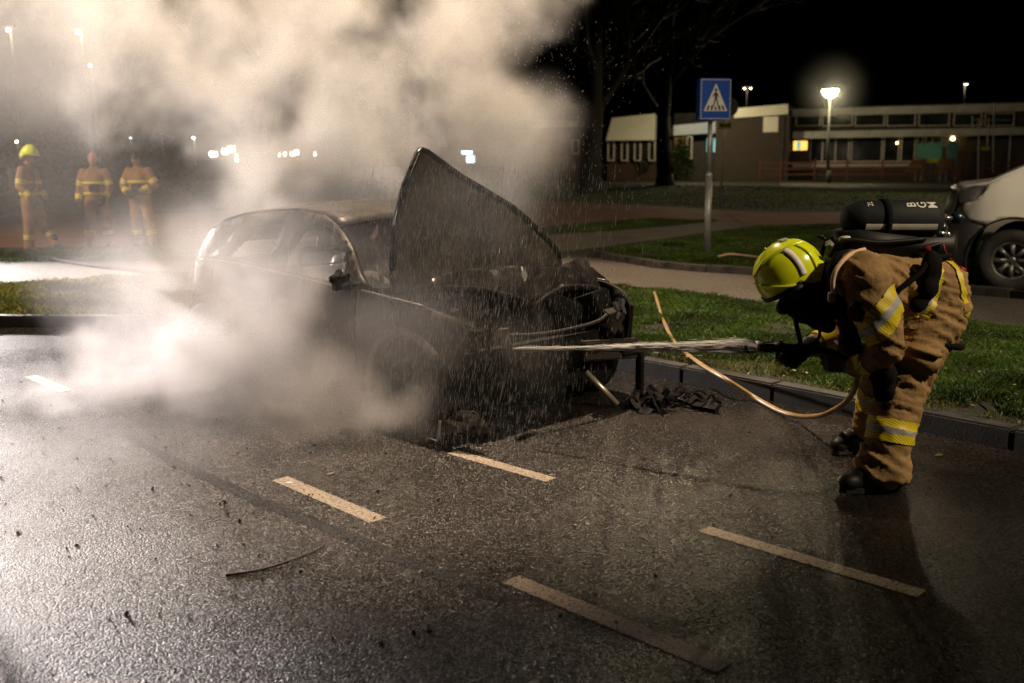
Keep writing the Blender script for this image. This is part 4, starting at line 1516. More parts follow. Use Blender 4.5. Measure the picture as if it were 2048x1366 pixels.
ARC_R = .50
VF = [(-.30, .92)] + [(-.30, 1.50), (-.12, 1.44), (.10, 1.33), (.30, 1.22)] + [(.33, 1.14), (.44, 1.03), (.565, 1.0), (.53, .90), (.46, .82)] + arc(0, .36, ARC_R, 55, 128, 10)
VB = [(.60, .99), (.66, .85), (.72, .70), (.74, .55), (.68, .38), (.60, .26), (.53, .25), (.49, .36)] + arc(0, .36, ARC_R + .004, 0, 53, 8) + [(.465, .815), (.535, .897), (.57, .985)]
VS = [(-.32, .75), (-.32, 1.50), (-.95, 2.15), (-1.15, 2.25), (-4.3, 2.30), (-4.45, 2.1), (-4.5, .40), (-3.9, .40)] + arc(-3.2, .36, .48, 5, 175, 12)[0:0] + [(-2.7, .38), (-.50, .38)] + arc(0, .36, ARC_R, 176, 133, 5)[0:]
HL = [(.31, 1.22), (.43, 1.03), (.60, 1.005), (.63, 1.10), (.60, 1.16), (.45, 1.21)]
for s in (1, -1):
    for nm, poly, m, th, pr_ in (('front_wing', VF, 'white_paint', .02, .014), ('bumper_corner', VB, 'grey_plastic', .02, 0), ('side_panel', VS, 'white_paint', .02, -.004), ('headlight', HL, 'chrome', .02, .008)):
        mb = MB()
        panel(mb, [V(p) for p in poly], [], .05 if nm != 'side_panel' else .3, lambda x, z: (x, s * (vy(x, z) + pr_), z), sub=.05)
        o = mb.build(nm, MAT[m], van, local=True)
        smooth_angle(o, 60)
        solid(o, th, 0)
    mb = MB(); panel(mb, [V(p) for p in HL], [], .09, lambda x, z: (x, s * (vy(x, z) + .02), z), sub=.05)
    mb.build('headlight_lens', pm('clear lamp lens', (.9, .9, .9), None, rough=.03, trans=1.0), van, local=True)
    mb = MB()
    rings = []
    for k in range(21):
        a = math.radians(-12 + 200 * k / 20)
        rings.append([V((math.cos(a) * .49, s * y, .36 + math.sin(a) * .49)) for y in (.95, .5)])
    mb.loft(rings, False, False); o = mb.build('wheel_housing', MAT['black'], van, local=True); solid(o, .01)
    mb = MB(); panel(mb, [V(p) for p in ((-.55, 1.52), (-1.0, 2.02), (-1.5, 2.06), (-1.5, 1.5))], [], .2, lambda x, z: (x, s * (vy(x, z) + .012), z)); mb.build('side_window', MAT['glass_dark'], van, local=True)
    wheel(van, (0, s * .84, .36), .36, .22, MAT['alloy'], s, rimr=.60, spokes=8)
    wheel(van, (-3.2, s * .84, .36), .36, .22, MAT['alloy'], s, rimr=.60, spokes=8)


def vrow(x, z, n=12, crown=.0):
    hw = vy(x, z)
    return [V((x + .16 * (1 - t * t) * (1 if x > .3 else 0), hw * t, z + crown * (1 - t * t))) for t in [-1 + 2 * k / n for k in range(n + 1)]]


mb = MB(); mb.loft([vrow(x, z, crown=.04) for x, z in ((.62, 1.14), (.50, 1.20), (.30, 1.245), (.10, 1.35), (-.12, 1.455), (-.33, 1.52))], False, False); o = mb.build('bonnet', MAT['white_paint'], van, True, local=True); solid(o, .02)
mb = MB(); mb.loft([vrow(x, z) for x, z in ((.62, 1.13), (.66, .95), (.71, .74))], False, False); o = mb.build('grille', MAT['grey_plastic'], van, True, local=True); solid(o, .02)
mb = MB(); mb.loft([vrow(x, z) for x, z in ((.71, .75), (.74, .55), (.68, .38), (.58, .25))], False, False); o = mb.build('front_bumper', MAT['grey_plastic'], van, True, local=True); solid(o, .02)
mb = MB(); mb.loft([vrow(x, z) for x, z in ((-.33, 1.51), (-.65, 1.82), (-.98, 2.14))], False, False); o = mb.build('windscreen', MAT['glass_dark'], van, True, local=True); solid(o, .01)
mb = MB(); mb.loft([vrow(x, z, crown=.05) for x, z in ((-.97, 2.14), (-1.2, 2.25), (-4.3, 2.3), (-4.47, 2.1), (-4.5, .4))], False, False); o = mb.build('roof', MAT['white_paint'], van, True, local=True); solid(o, .02)
mb = MB(); mb.box((-2.0, 0, .42), (4.6, 1.7, .10)); mb.box((-.5, 0, .8), (.05, 1.7, .8)); mb.build('floor_pan', MAT['black'], van, local=True)
# ------------------------------------------------------------------ people
def cloth_mat(name, c1, c2, bump=0.004):
    return pm(name, c1, c2, 5.0, 0.75, 0.9, bump=bump, bscale=28, spec=0.25)


MAT['turnout'] = cloth_mat('tan turnout cloth', (0.25, 0.155, 0.066), (0.35, 0.215, 0.095), .008)
MAT['turnout_dirty'] = cloth_mat('worn turnout cloth', (0.20, 0.10, 0.04), (0.34, 0.175, 0.07), .006)
MAT['helmet'] = pm('fluorescent yellow helmet', (0.85, 0.95, 0.02), (0.76, 0.86, 0.02), 5, 0.22, coat=0.5)
MAT['reflex_y'] = pm('yellow reflective tape', (0.78, 0.62, 0.02), (0.62, 0.50, 0.02), 60, 0.5)
_n = MAT['reflex_y'].node_tree
_wv = _n.nodes.new('ShaderNodeTexWave')
_wv.inputs['Scale'].default_value = 32.0
_wv.bands_direction = 'DIAGONAL'
_tc = _n.nodes.new('ShaderNodeTexCoord')
_n.links.new(_tc.outputs['Object'], _wv.inputs['Vector'])
_mx = _n.nodes.new('ShaderNodeMix')
_mx.data_type = 'RGBA'
_mx.inputs[6].default_value = (0.34, 0.25, 0.01, 1)
_mx.inputs[7].default_value = (0.78, 0.62, 0.02, 1)
_mr = _n.nodes.new('ShaderNodeMapRange')
_mr.inputs[1].default_value = 0.1
_mr.inputs[2].default_value = 0.35
_n.links.new(_wv.outputs['Fac'], _mr.inputs[0])
_n.links.new(_mr.outputs[0], _mx.inputs[0])
_n.links.new(_mx.outputs[2], _n.nodes['Principled BSDF'].inputs['Base Color'])
MAT['reflex_s'] = pm('silver reflective tape', (0.48, 0.47, 0.45), (0.38, 0.37, 0.36), 40, 0.4)
MAT['reflex_w'] = pm('white reflective tape', (0.88, 0.84, 0.78), (0.74, 0.70, 0.64), 30, 0.45)
MAT['black_cloth'] = pm('black cloth', (0.004, 0.004, 0.004), (0.009, 0.009, 0.009), 8, 0.9, bump=.004, bscale=40, spec=.12)
MAT['black_rubber'] = pm('black rubber', (0.006, 0.006, 0.007), (.01, .01, .01), rough=0.5, spec=.25)
MAT['glove'] = pm('brown black leather', (0.030, 0.015, 0.009), (0.018, 0.012, 0.009), 9, 0.6, bump=.004, bscale=40)
MAT['skin'] = pm('skin', (0.42, 0.24, 0.17), (0.38, 0.21, 0.15), 12, 0.5)
MAT['hair'] = pm('dark hair', (0.03, 0.02, 0.014), None, rough=0.7)
MAT['tank'] = pm('dark cylinder cover', (0.008, 0.011, 0.012), (0.014, 0.018, 0.019), 30, 0.7, bump=.001, bscale=200, spec=.25)
MAT['brass'] = pm('bright valve metal', (0.62, 0.58, 0.54), None, rough=0.25, metal=0.9)
MAT['valve_blue'] = pm('dark blue valve knob', (0.006, 0.02, 0.035), None, rough=0.3)
MAT['red'] = pm('red tag', (0.30, 0.012, 0.012), None, rough=0.5)
MAT['strap_pale'] = pm('pale orange piping', (0.75, 0.45, 0.28), (0.8, 0.6, 0.4), 20, 0.6)


def hand(mb, wrist, d, nrm, side, curl=1.2, s=1.0):
    """palm with four fingers and a thumb: d wrist to knuckles, nrm out of the back of the hand, side to the thumb"""
    d, nrm = V(d).normalized(), V(nrm).normalized()
    nrm = (nrm - d * nrm.dot(d)).normalized()
    sd = V(side)
    sd = (sd - d * sd.dot(d) - nrm * sd.dot(nrm)).normalized()
    w = V(wrist)
    kn = w + d * .095 * s
    for t in (-.030, -.010, .010, .030):
        mb.cone(w + sd * t * .7 * s, kn + sd * t * s, .020 * s, .017 * s, 7)
    for t, L, r in ((-.034, .060, .0105), (-.012, .078, .0115), (.011, .082, .0118), (.033, .074, .0115)):
        p = kn + sd * t * s
        a = curl * .35
        for k, f in enumerate((.45, .32, .23)):
            dd = d * math.cos(a) - nrm * math.sin(a)
            q = p + dd * L * f * s * 1.15
            mb.cone(p, q, r * s, r * .92 * s, 7)
            p = q
            a += curl * .62
    p = w + sd * .035 * s + d * .03 * s
    q = p + (sd * .7 + d * .6 - nrm * .5).normalized() * .045 * s
    mb.cone(p, q, .017 * s, .014 * s, 7)
    q2 = q + (d * .7 - nrm * .8 + sd * .1).normalized() * .04 * s
    mb.cone(q, q2, .013 * s, .012 * s, 7)
    q3 = q2 + (d * .3 - nrm * .9 - sd * .4).normalized() * .03 * s
    mb.cone(q2, q3, .012 * s, .011 * s, 7)


def limb(mb, pts, rs, n=14):
    for (a, b_), (ra, rb) in zip(zip(pts, pts[1:]), zip(rs, rs[1:])):
        mb.cone(a, b_, ra, rb, n)


def wrap(o, onto, d=.006):
    if onto is None:
        return
    w = o.modifiers.new('wrap', 'SHRINKWRAP')
    w.target = onto
    w.wrap_method = 'NEAREST_SURFACEPOINT'
    w.wrap_mode = 'ABOVE_SURFACE'
    w.offset = d


def ring_band(name, parent, a, b_, ra, rb, t0, t1, thick, mats, n=56, ell=1.0, up=V((0, 0, 1)), local=False, onto=None):
    """reflective band: three strips round a limb from a to b between fractions t0..t1; ell stretches along the up axis"""
    a, b_ = V(a), V(b_)
    d = (b_ - a).normalized()
    x, y = frame(d, up)
    o = None
    fr = [0, .36, .64, 1] if len(mats) == 3 else [0, 1]
    for i, m in enumerate(mats):
        mb = MB()
        rings = []
        for f, dr in [(fr[i] + (fr[i + 1] - fr[i]) * g_ / 3, 1) for g_ in range(4)]:
            t = t0 + (t1 - t0) * f
            r = ra + (rb - ra) * t + thick * dr
            c = a.lerp(b_, t)
            rings.append([c + (x * math.cos(u) + y * math.sin(u) * ell) * r * (1 + .02 * math.sin(5 * u)) for u in [2 * PI * k / n for k in range(n)]])
        mb.loft(rings, False)
        q = mb.build(name, MAT[m], parent if o is None else o, True, local)
        wrap(q, onto)
        if o is None:
            o = q
    return o


# ---- the bent firefighter with the nozzle
Y0 = 5.05


def P(px, py, dy=0.0):
    return at(px, py, Y=Y0 + dy)


ff = thing('person', 'firefighter in tan gear and yellow helmet bent forward aiming a water nozzle', 'person', at(1750, 950, z=0.0))
# continuous body: pelvis, torso, legs and arms in one skin
mb = MB()


def bodyring(c, d, rv, rd, n=20):
    d = V(d).normalized()
    a = V((0, 1, 0))
    u = d.cross(a).normalized()
    return [V(c) + (u * math.cos(t) * rv + a * math.sin(t) * rd) * (abs(math.cos(t)) ** 4 + abs(math.sin(t)) ** 4) ** -.12 for t in [2 * PI * k / n for k in range(n)]]


spine = [(P(1917, 588), .07, .12), (P(1903, 586), .135, .175), (P(1872, 582), .182, .205), (P(1835, 576), .175, .20), (P(1795, 572), .172, .205), (P(1757, 570), .176, .225), (P(1722, 566), .165, .235),
         (P(1697, 566), .125, .20), (P(1676, 566), .085, .11)]
mb.loft([bodyring(c, spine[max(i - 1, 0)][0] - spine[min(i + 1, len(spine) - 1)][0], rv, rd) for i, (c, rv, rd) in enumerate(spine)])
# skirt of the jacket around the hips
rings = [bodyring(P(x, y), V((.12, 0, 1)), rx, rd) for x, y, rx, rd in ((1862, 560, .16, .20), (1860, 600, .175, .222), (1852, 640, .158, .225), (1845, 672, .142, .215))]
mb.loft(rings)
NS, NE, NW = P(1728, 560, -.235), P(1776, 690, -.30), P(1716, 728, -.06)
FS, FE, FW = P(1712, 572, .235), P(1690, 672, .34), P(1622, 692, .12)
limb(mb, [P(1715, 552, -.15), NS, P(1752, 622, -.275), NE], [.13, .118, .112, .088])
limb(mb, [NE, P(1752, 716, -.20), NW], [.086, .078, .066])
limb(mb, [P(1712, 562, .15), FS, FE], [.13, .115, .085])
limb(mb, [FE, FW], [.084, .06])
# legs
NH, NK, NA = P(1855, 640, -.10), P(1808, 775, -.17), P(1765, 935, -.27)
FH, FK, FA_ = P(1835, 640, .11), P(1766, 752, .22), P(1738, 850, .33)
limb(mb, [NH, P(1820, 712, -.14), NK, P(1784, 850, -.23), NA], [.165, .150, .118, .110, .110])
limb(mb, [FH, P(1795, 705, .17), FK, P(1752, 800, .28), FA_], [.16, .13, .105, .095, .088])
body = mb.build('body', MAT['turnout'], ff, True)
remesh(body, .011, 3)
bake(body)
WMi = WM[ff.name]
JOINTS = [(NE, .16), (NK, .22), (P(1850, 610, 0), .30), (P(1800, 590, -.2), .22), (P(1735, 545, -.2), .2), (NA, .16), (FK, .2), (FE, .15)]


def folds(co, nrm):
    p = WMi @ co
    # heavy cloth: ridged folds, closer together at the joints, lying across the limbs
    near = max(math.exp(-((p - j).length / r) ** 2) for j, r in JOINTS)
    w = noise.noise_vector(p * 3.0) * .09
    q = p + w
    t = q.z + .45 * q.x + .2 * q.y
    r1 = 1 - abs(noise.noise(V((q.x * 5.5 + q.z * 3, q.y * 5, t * 15))))
    r2 = 1 - abs(noise.noise(V((q.x * 13 - q.z * 7, q.y * 9, t * 26 + 7))))
    big = noise.noise(p * 6.5)
    return .008 * big + (.007 + .020 * near) * (r1 ** 4 - .35) + (.003 + .008 * near) * (r2 ** 3 - .4)


bake(body, folds)
# trouser hem, near leg
mb = MB()
mb.loft([[c + V((math.cos(u) * r * 1.06, math.sin(u) * r, -.02 * math.cos(u))) for u in [2 * PI * k / 20 for k in range(20)]] for c, r in ((P(1772, 895, -.255), .104), (P(1769, 915, -.262), .119), (P(1765, 935, -.27), .124), (P(1763, 951, -.275), .126), (P(1763, 952, -.275), .112))])
hm = mb.build('trouser_hem', MAT['turnout'], ff, True); remesh(hm, .011, 2); bake(hm, folds)
# jacket hem: dark drawcord band
mb = MB()
hem = [bodyring(P(1846, 668), V((.20, 0, 1)), .172, .246, 28), bodyring(P(1845, 674), V((.20, 0, 1)), .176, .250, 28), bodyring(P(1844, 679), V((.20, 0, 1)), .168, .240, 28)]
mb.loft(hem); mb.build('jacket_hem', MAT['black_cloth'], ff, True)
# waist belt of the set and its dark buckle panel
mb = MB()
mb.loft([bodyring(P(1858, 545), V((1, 0, .25)), .185, .222, 24), bodyring(P(1848, 547), V((1, 0, .25)), .188, .225, 24)], False)
# reflective bands
ring_band('reflective_band', ff, P(1730, 603, -.275), P(1781, 654, -.285), .128, .118, .06, .96, .006, ('reflex_y', 'reflex_s', 'reflex_y'), onto=body)
bands = []
for i, (x0, x1, m) in enumerate(((1812, 1824, 'reflex_y'), (1824, 1833, 'reflex_s'), (1833, 1843, 'reflex_y'))):
    mb = MB()
    mb.loft([bodyring(P(x0 + (x1 - x0) * g_ / 3, 572), V((1, 0, -.22)), .198, .232, 64) for g_ in range(4)], False)
    q = mb.build('reflective_band', MAT[m], ff if not bands else bands[0], True); bands.append(q); wrap(q, body)
mb = MB(); mb.loft([bodyring(P(x, 560), V((1, 0, .15)), r, .20, 64) for x, r in ((1884, .192), (1888, .186), (1893, .18), (1898, .172))], False)
q = mb.build('reflective_band', MAT['reflex_y'], ff, True); wrap(q, body)
ring_band('reflective_band', ff, P(1787, 838, -.222), P(1779, 884, -.245), .121, .122, .02, .98, .006, ('reflex_y', 'reflex_s', 'reflex_y'), onto=body)
ring_band('reflective_band', ff, P(1757, 778, .255), P(1748, 812, .295), .104, .10, .0, 1, .006, ('reflex_y', 'reflex_s', 'reflex_y'), onto=body)
ring_band('reflective_band', ff, P(1748, 716, -.19), P(1734, 722, -.13), .082, .078, 0, 1, .005, ('reflex_y',), onto=body)
ring_band('reflective_band', ff, P(1648, 682, .22), P(1630, 690, .14), .076, .07, 0, 1, .005, ('reflex_y',), onto=body)
# knee pad
mb = MB()
for c, r in ((P(1770, 712, -.19), (.055, .08, .06)), (P(1766, 745, -.20), (.070, .10, .085)), (P(1770, 782, -.21), (.055, .085, .075)), (P(1768, 812, -.23), (.03, .06, .05))):
    mb.ell(c, r)
o = mb.build('knee_pad', MAT['black_cloth'], ff, True); remesh(o, .012, 3)
# cargo pocket on the near thigh
mb = MB()
mb.box(P(1838, 720, -.275), (.20, .045, .125), (Euler((math.radians(4), math.radians(14), math.radians(-10)))).to_matrix(), bev=.018)
mb.box(P(1841, 700, -.285), (.21, .045, .05), (Euler((math.radians(4), math.radians(14), math.radians(-10)))).to_matrix(), bev=.014)
o = mb.build('cargo_pocket', MAT['turnout'], ff, True)
mb = MB(); mb.box(P(1829, 655, -.232), (.07, .03, .022), Euler((0, .1, 0)).to_matrix(), bev=.006); mb.build('pocket_flap', MAT['turnout'], ff)


# boots
def boot(heel, toe, shaft_top, r=.075):
    t = MB()
    heel, toe = V(heel), V(toe)
    d = (toe - heel).normalized()
    t.cone(heel + d * .05 + V((0, 0, .055)), toe - d * .05 + V((0, 0, .05)), .056, .048, 12)
    t.cone(heel + d * .06 + V((0, 0, .06)), toe - d * .12 + V((0, 0, .08)), .055, .050, 12)
    t.cone(heel + d * .055 + V((0, 0, .07)), V(shaft_top), .062, r, 12)
    s = MB()
    sd = V((-d.y, d.x, 0))
    out = [heel - d * .0 + sd * .035, heel + d * .10 + sd * .042, toe - d * .10 + sd * .052, toe - d * .02 + sd * .03, toe, toe - d * .02 - sd * .03, toe - d * .10 - sd * .052, heel + d * .10 - sd * .042, heel - sd * .035]
    s.prism([V((p.x, p.y, .006)) for p in out], (0, 0, .028))
    return t, s


for h_, t_, s_ in ((at(1800, 975, z=0), at(1678, 987, z=0), P(1765, 925, -.27)), (at(1738, 893, z=0), at(1664, 911, z=0), P(1735, 830, .33))):
    b_, s_2 = boot(h_, t_, s_)
    o = b_.build('boot', MAT['black_rubber'], ff, True); remesh(o, .010, 3)
    s_2.build('boot_sole', MAT['rubber'], o)
# gloves: near hand closes round the hose, far hand round the nozzle
mb = MB(); limb(mb, [NW, P(1704, 728, -.03)], [.062, .05]); hand(mb, P(1706, 727, -.035), V((-.75, .55, -.05)), V((-.35, -.85, -.2)), V((0, .1, 1)), 1.3, 1.25)
o = mb.build('glove', MAT['glove'], ff, True); remesh(o, .006, 1)
mb = MB(); limb(mb, [FW, P(1606, 697, .06)], [.058, .048]); hand(mb, P(1606, 700, .05), V((-.6, -.4, -.35)), V((-.1, .4, -.85)), V((-.7, .5, .1)), 1.2, 1.2)
mb.cone(P(1598, 708, -.01), P(1582, 715, -.02), .05, .042)
o = mb.build('glove', MAT['black_rubber'], ff, True); remesh(o, .006, 1)
# head: flash hood, face mask, helmet
mb = MB()
mb.cone(P(1690, 562, .0), P(1632, 566, 0), .118, .105, 16); mb.cone(P(1640, 560, 0), P(1600, 572, 0), .11, .10, 16)
mb.cone(P(1668, 600, 0), P(1630, 622, 0), .10, .085, 14); mb.cone(P(1690, 600, -.08), P(1700, 640, -.10), .08, .055, 12)
mb.ell(P(1600, 600, 0), (.10, .095, .10))
o = mb.build('flash_hood', MAT['black_cloth'], ff, True); remesh(o, .012, 3)
mb = MB()
mb.ell(P(1606, 618, 0), (.085, .085, .075), Euler((0, .6, 0)).to_matrix()); mb.ell(P(1588, 612, 0), (.05, .06, .05)); mb.cone(P(1572, 600, 0), P(1566, 616, 0), .034, .038, 12)
mb.cone(P(1632, 640, 0), P(1655, 650, 0), .05, .045)
fm = mb.build('face_mask', MAT['black_rubber'], ff, True); remesh(fm, .009, 2)
mb = MB(); mb.tube(spline([P(1590, 622, -.02), P(1593, 650, -.03), P(1600, 680, -.02), P(1601, 698, -.02)], 5), .012, 7); mb.tube(spline([P(1632, 640, -.06), P(1640, 668, -.08), P(1628, 688, -.05)], 5), .008, 6)
mb.build('mask_hose', MAT['black_rubber'], fm, True)

# helmet shell in its own frame: x to the face, z to the crown
hc = P(1577, 548, 0)
# face direction is down-left, crown up-left
fx = V((-.72, -.04, -.69)).normalized()
uz = V((-.66, -.05, .75)); uz = (uz - fx * uz.dot(fx)).normalized()
ly = uz.cross(fx)
MH = Matrix.Translation(hc) @ Matrix((( fx.x, ly.x, uz.x, 0), (fx.y, ly.y, uz.y, 0), (fx.z, ly.z, uz.z, 0), (0, 0, 0, 1)))


def helm_pt(az, el, k=1.0):
    """az 0 = face, el = height angle; returns the point of the shell"""
    ca, sa = math.cos(az), math.sin(az)
    ce, se = math.cos(el), math.sin(el)
    rx = .175 if ca > 0 else .185
    x = rx * ca * ce
    y = .142 * sa * ce
    z = .165 * se
    if el < 0:
        x = rx * ca * (1 - .35 * (1 - ce))
        y = .142 * sa * (1 - .5 * (1 - ce))
        z = .165 * math.sin(el) if el > -.9 else .165 * (math.sin(-.9) + (el + .9) * .9)
    # comb along the middle
    z += .012 * math.exp(-(y / .035) ** 2) * max(0, se)
    return V((x, y, z)) * k


def helm_bottom(az):
    # face side is cut high, nape low, ears between
    c = math.cos(az)
    return -.16 + (.10 * c if c > 0 else -.85 * (-c) ** .6)


NA_, NE_ = 48, 16
mb = MB()
rings = []
for j in range(NE_ + 1):
    ring = []
    for i in range(NA_):
        az = 2 * PI * i / NA_
        b0 = helm_bottom(az)
        el = b0 + (PI / 2 - .03 - b0) * (j / NE_)
        ring.append(MH @ helm_pt(az, el))
    rings.append(ring)
mb.loft(rings, False); mb.add(rings[-1], [tuple(range(NA_))])
helmet = mb.build('helmet', MAT['helmet'], ff, True); solid(helmet, .010, -1)


def helm_strip(name, azel, w, mat, k=1.012, t=.006, parent=None, closed=False):
    """ribbon lying on the shell along (az, el) points; w in radians across"""
    pts = [MH @ helm_pt(a, e, k) for a, e in azel]
    cen = MH @ V((0, 0, 0))
    pts = spline(pts, 5)
    rings = []
    for i, p in enumerate(pts):
        d = (pts[min(i + 1, len(pts) - 1)] - pts[max(i - 1, 0)]).normalized()
        n = (p - cen).normalized()
        s = d.cross(n).normalized()
        rings.append([p + s * w / 2 - n * .004, p + s * w / 2 * .85 + n * t, p - s * w / 2 * .85 + n * t, p - s * w / 2 - n * .004])
    m = MB(); m.loft(rings)
    return m.build(name, mat, parent or helmet, True)


A = math.radians
for s in (-1, 1):
    # the camera sees the wearer's left side: +ly points away or towards, so both sides get the same trim
    helm_strip('helmet_stripe', [(s * A(118), A(52)), (s * A(112), A(34)), (s * A(106), A(14)), (s * A(100), A(-4))], .034, MAT['reflex_w'], 1.02, .003)
    helm_strip('helmet_rib', [(s * A(22), A(26)), (s * A(45), A(16)), (s * A(66), A(2)), (s * A(80), A(-8))], .013, MAT['helmet'], 1.01, .009)
    helm_strip('helmet_rib', [(s * A(4), A(40)), (s * A(30), A(58)), (s * A(70), A(66)), (s * A(130), A(52)), (s * A(160), A(30))], .012, MAT['helmet'], 1.01, .007)
    helm_strip('helmet_rib', [(s * A(140), A(40)), (s * A(134), A(18)), (s * A(126), A(-4)), (s * A(118), A(-24))], .010, MAT['helmet'], 1.008, .008)
    m = MB(); m.lathe([(.001, .012), (.035, .012), (.04, 0), (.04, -.03)], 16, MH @ Matrix.Translation((.045, s * .148, -.055)) @ Matrix.Rotation(-s * PI / 2, 4, 'X')); m.build('visor_hinge', MAT['black_rubber'], helmet, True)
helm_strip('helmet_badge', [(A(170), A(66)), (A(175), A(54))], .04, MAT['reflex_s'], 1.02, .003)
helm_strip('helmet_rim', [(a, helm_bottom(a) - .02) for a in [A(x) for x in range(-88, 89, 11)]], .022, MAT['black_rubber'], 1.015, .006)
# jaw flap of the helmet at the nape
# breathing apparatus: back plate carries the cylinder
def PB(px, py, dy=0.0):
    return at(px, py, Y=Y0 + dy)


mb = MB()
pl = [PB(1668, 490), PB(1705, 484), PB(1760, 492), PB(1830, 500), PB(1885, 500), PB(1902, 486)]
rings = [[p + V((0, w, 0)) + V((0, 0, .07)), p + V((0, w, -.04)), p + V((0, -w, -.04)), p + V((0, -w, .07))] for p, w in zip(pl, (.07, .12, .11, .10, .12, .07))]
mb.loft(rings)
ba = mb.build('breathing_apparatus', MAT['black_rubber'], ff, True)
# cylinder, valve to the right
ca, cb = PB(1708, 439, 0.0), PB(1868, 439, 0.0)
ax = (cb - ca).normalized()
RT = 0.096
u_, w_ = V((0, -1, 0)), None
u_ = (u_ - ax * u_.dot(ax)).normalized()
w_ = ax.cross(u_)
MT = Matrix.Translation(ca) @ Matrix(((u_.x, w_.x, ax.x, 0), (u_.y, w_.y, ax.y, 0), (u_.z, w_.z, ax.z, 0), (0, 0, 0, 1)))
Lc = (cb - ca).length
mb = MB(); mb.lathe([(.002, -.065), (.045, -.058), (.072, -.03), (.085, .0), (RT, .03), (RT, Lc - .02), (.082, Lc + .006), (.06, Lc + .03), (.03, Lc + .036), (.002, Lc + .036)], 32, MT)
tank = mb.build('cylinder', MAT['tank'], ba, True)
up_ang = math.atan2(V((0, 0, 1)).dot(w_), V((0, 0, 1)).dot(u_))   # angle of the top of the tank
cam_ang = 0.0                                                    # u_ faces the camera


def tank_pt(h, ang, r):
    return MT @ V((r * math.cos(ang), r * math.sin(ang), h))


sg = 1 if up_ang > 0 else -1
# white stripes along the camera side
for h0, h1 in ((.030, .126), (.160, Lc - .018)):
    m = MB(); m.loft([[tank_pt(h, sg * a, RT + .0015) for h in (h0, h1)] for a in [A(-30 + 2 + 18 * k / 4) for k in range(5)]], False, False); q = m.build('reflective_stripe', MAT['reflex_w'], tank); solid(q, .001, 0)
# strap round the tank
m = MB(); m.loft([[tank_pt(h, 2 * PI * k / 36, RT + .004) for k in range(36)] for h in (.128, .158)], False); q = m.build('tank_strap', MAT['black_cloth'], tank, True); solid(q, .004, 1)
m = MB(); m.loft([[tank_pt(h, sg * A(a), RT + .006 + (.0 if a > -60 else .03)) for h in (.126, .160)] for a in (-20, -50, -80, -100)], False, False); q = m.build('tank_strap', MAT['black_cloth'], tank, True); solid(q, .006, 1)


def tank_text(txt, h, ang, size, bold=True):
    vs, fs = text_mesh(txt, size, bold)
    m = MB()
    # letter up points to the head end (-axis), letter right runs round the tank upwards
    m.add([tank_pt(h - v.y, sg * (ang + v.x / RT), RT + .0025) for v in vs], fs)
    m.build('lettering', MAT['reflex_w'], tank)


for k, ch in enumerate('BGM'):
    tank_text(ch, .262 + .052 * k, A(52), .064)
tank_text('2L', .058, A(56), .040, False)
m = MB(); m.tube([tank_pt(Lc + .03, 0, 0), tank_pt(Lc + .06, 0, 0)], .028, 12); m.tube([PB(1884, 436, -.03), PB(1903, 437, -.03)], .012, 8); m.ell(PB(1883, 434, -.03), (.02, .02, .02)); m.tube([PB(1872, 466, -.04), PB(1893, 469, -.04)], .016, 8); m.ell(PB(1894, 469, -.04), (.018, .018, .018))
m.tube([PB(1862, 474, -.04), PB(1872, 467, -.04)], .012, 8)
m.build('valve', MAT['brass'], tank, True)
m = MB(); m.tube([PB(1901, 438, -.02), PB(1908, 437, -.02), PB(1918, 438, -.02), PB(1921, 441, -.02)], [.02, .034, .034, .024], 12); m.tube([PB(1880, 447, -.02), PB(1884, 465, -.02)], .03, 10); m.build('valve_knob', MAT['valve_blue'], tank, True)
# shoulder straps, hoses, side buckles
m = MB()
m.loft([[p + V((0, w, 0)), p + V((0, -w, 0))] for p, w in ((PB(1700, 497, -.10), .03), (PB(1672, 506, -.16), .03), (PB(1655, 540, -.21), .03), (PB(1664, 590, -.22), .03), (PB(1690, 640, -.22), .03))], False, False)
q = m.build('shoulder_strap', MAT['black_cloth'], ba, True); solid(q, .02)
m = MB(); m.tube(spline([PB(1729, 499, -.15), PB(1706, 506, -.20), PB(1688, 519, -.245), PB(1672, 540, -.27), PB(1666, 560, -.27), PB(1666, 576, -.265), PB(1669, 588, -.255)], 5), [.012] * 31, 7); m.v = m.v
m.build('strap_piping', MAT['strap_pale'], ba, True)
m = MB(); m.box(PB(1663, 594, -.25), (.035, .03, .05), bev=.006); m.build('strap_buckle', MAT['reflex_w'], ba)
m = MB()
m.tube(spline([PB(1660, 512, -.05), PB(1672, 492, -.10), PB(1700, 480, -.11), PB(1760, 485, -.12), PB(1850, 478, -.10)], 5), .012, 7)
m.tube(spline([PB(1640, 520, .02), PB(1650, 488, .05), PB(1680, 470, .03), PB(1705, 474, .0)], 5), .014, 7)
m.tube(spline([PB(1890, 470, -.05), PB(1880, 486, -.10), PB(1850, 496, -.12)], 5), .012, 7)
m.build('air_line', MAT['black_rubber'], ba, True)
m = MB(); m.tube(spline([PB(1677, 478, -.07), PB(1690, 476, -.09), PB(1706, 475, -.085)], 4), [.005, .009, .011, .011, .011, .011, .010, .009, .006], 7)
m.loft([[p + V((0, .0, w)), p - V((0, 0, w))] for p, w in ((PB(1650, 488, -.09), .012), (PB(1660, 484, -.10), .013), (PB(1668, 492, -.10), .010))], False, False)
m.build('reflective_tag', MAT['reflex_w'], ba, True)
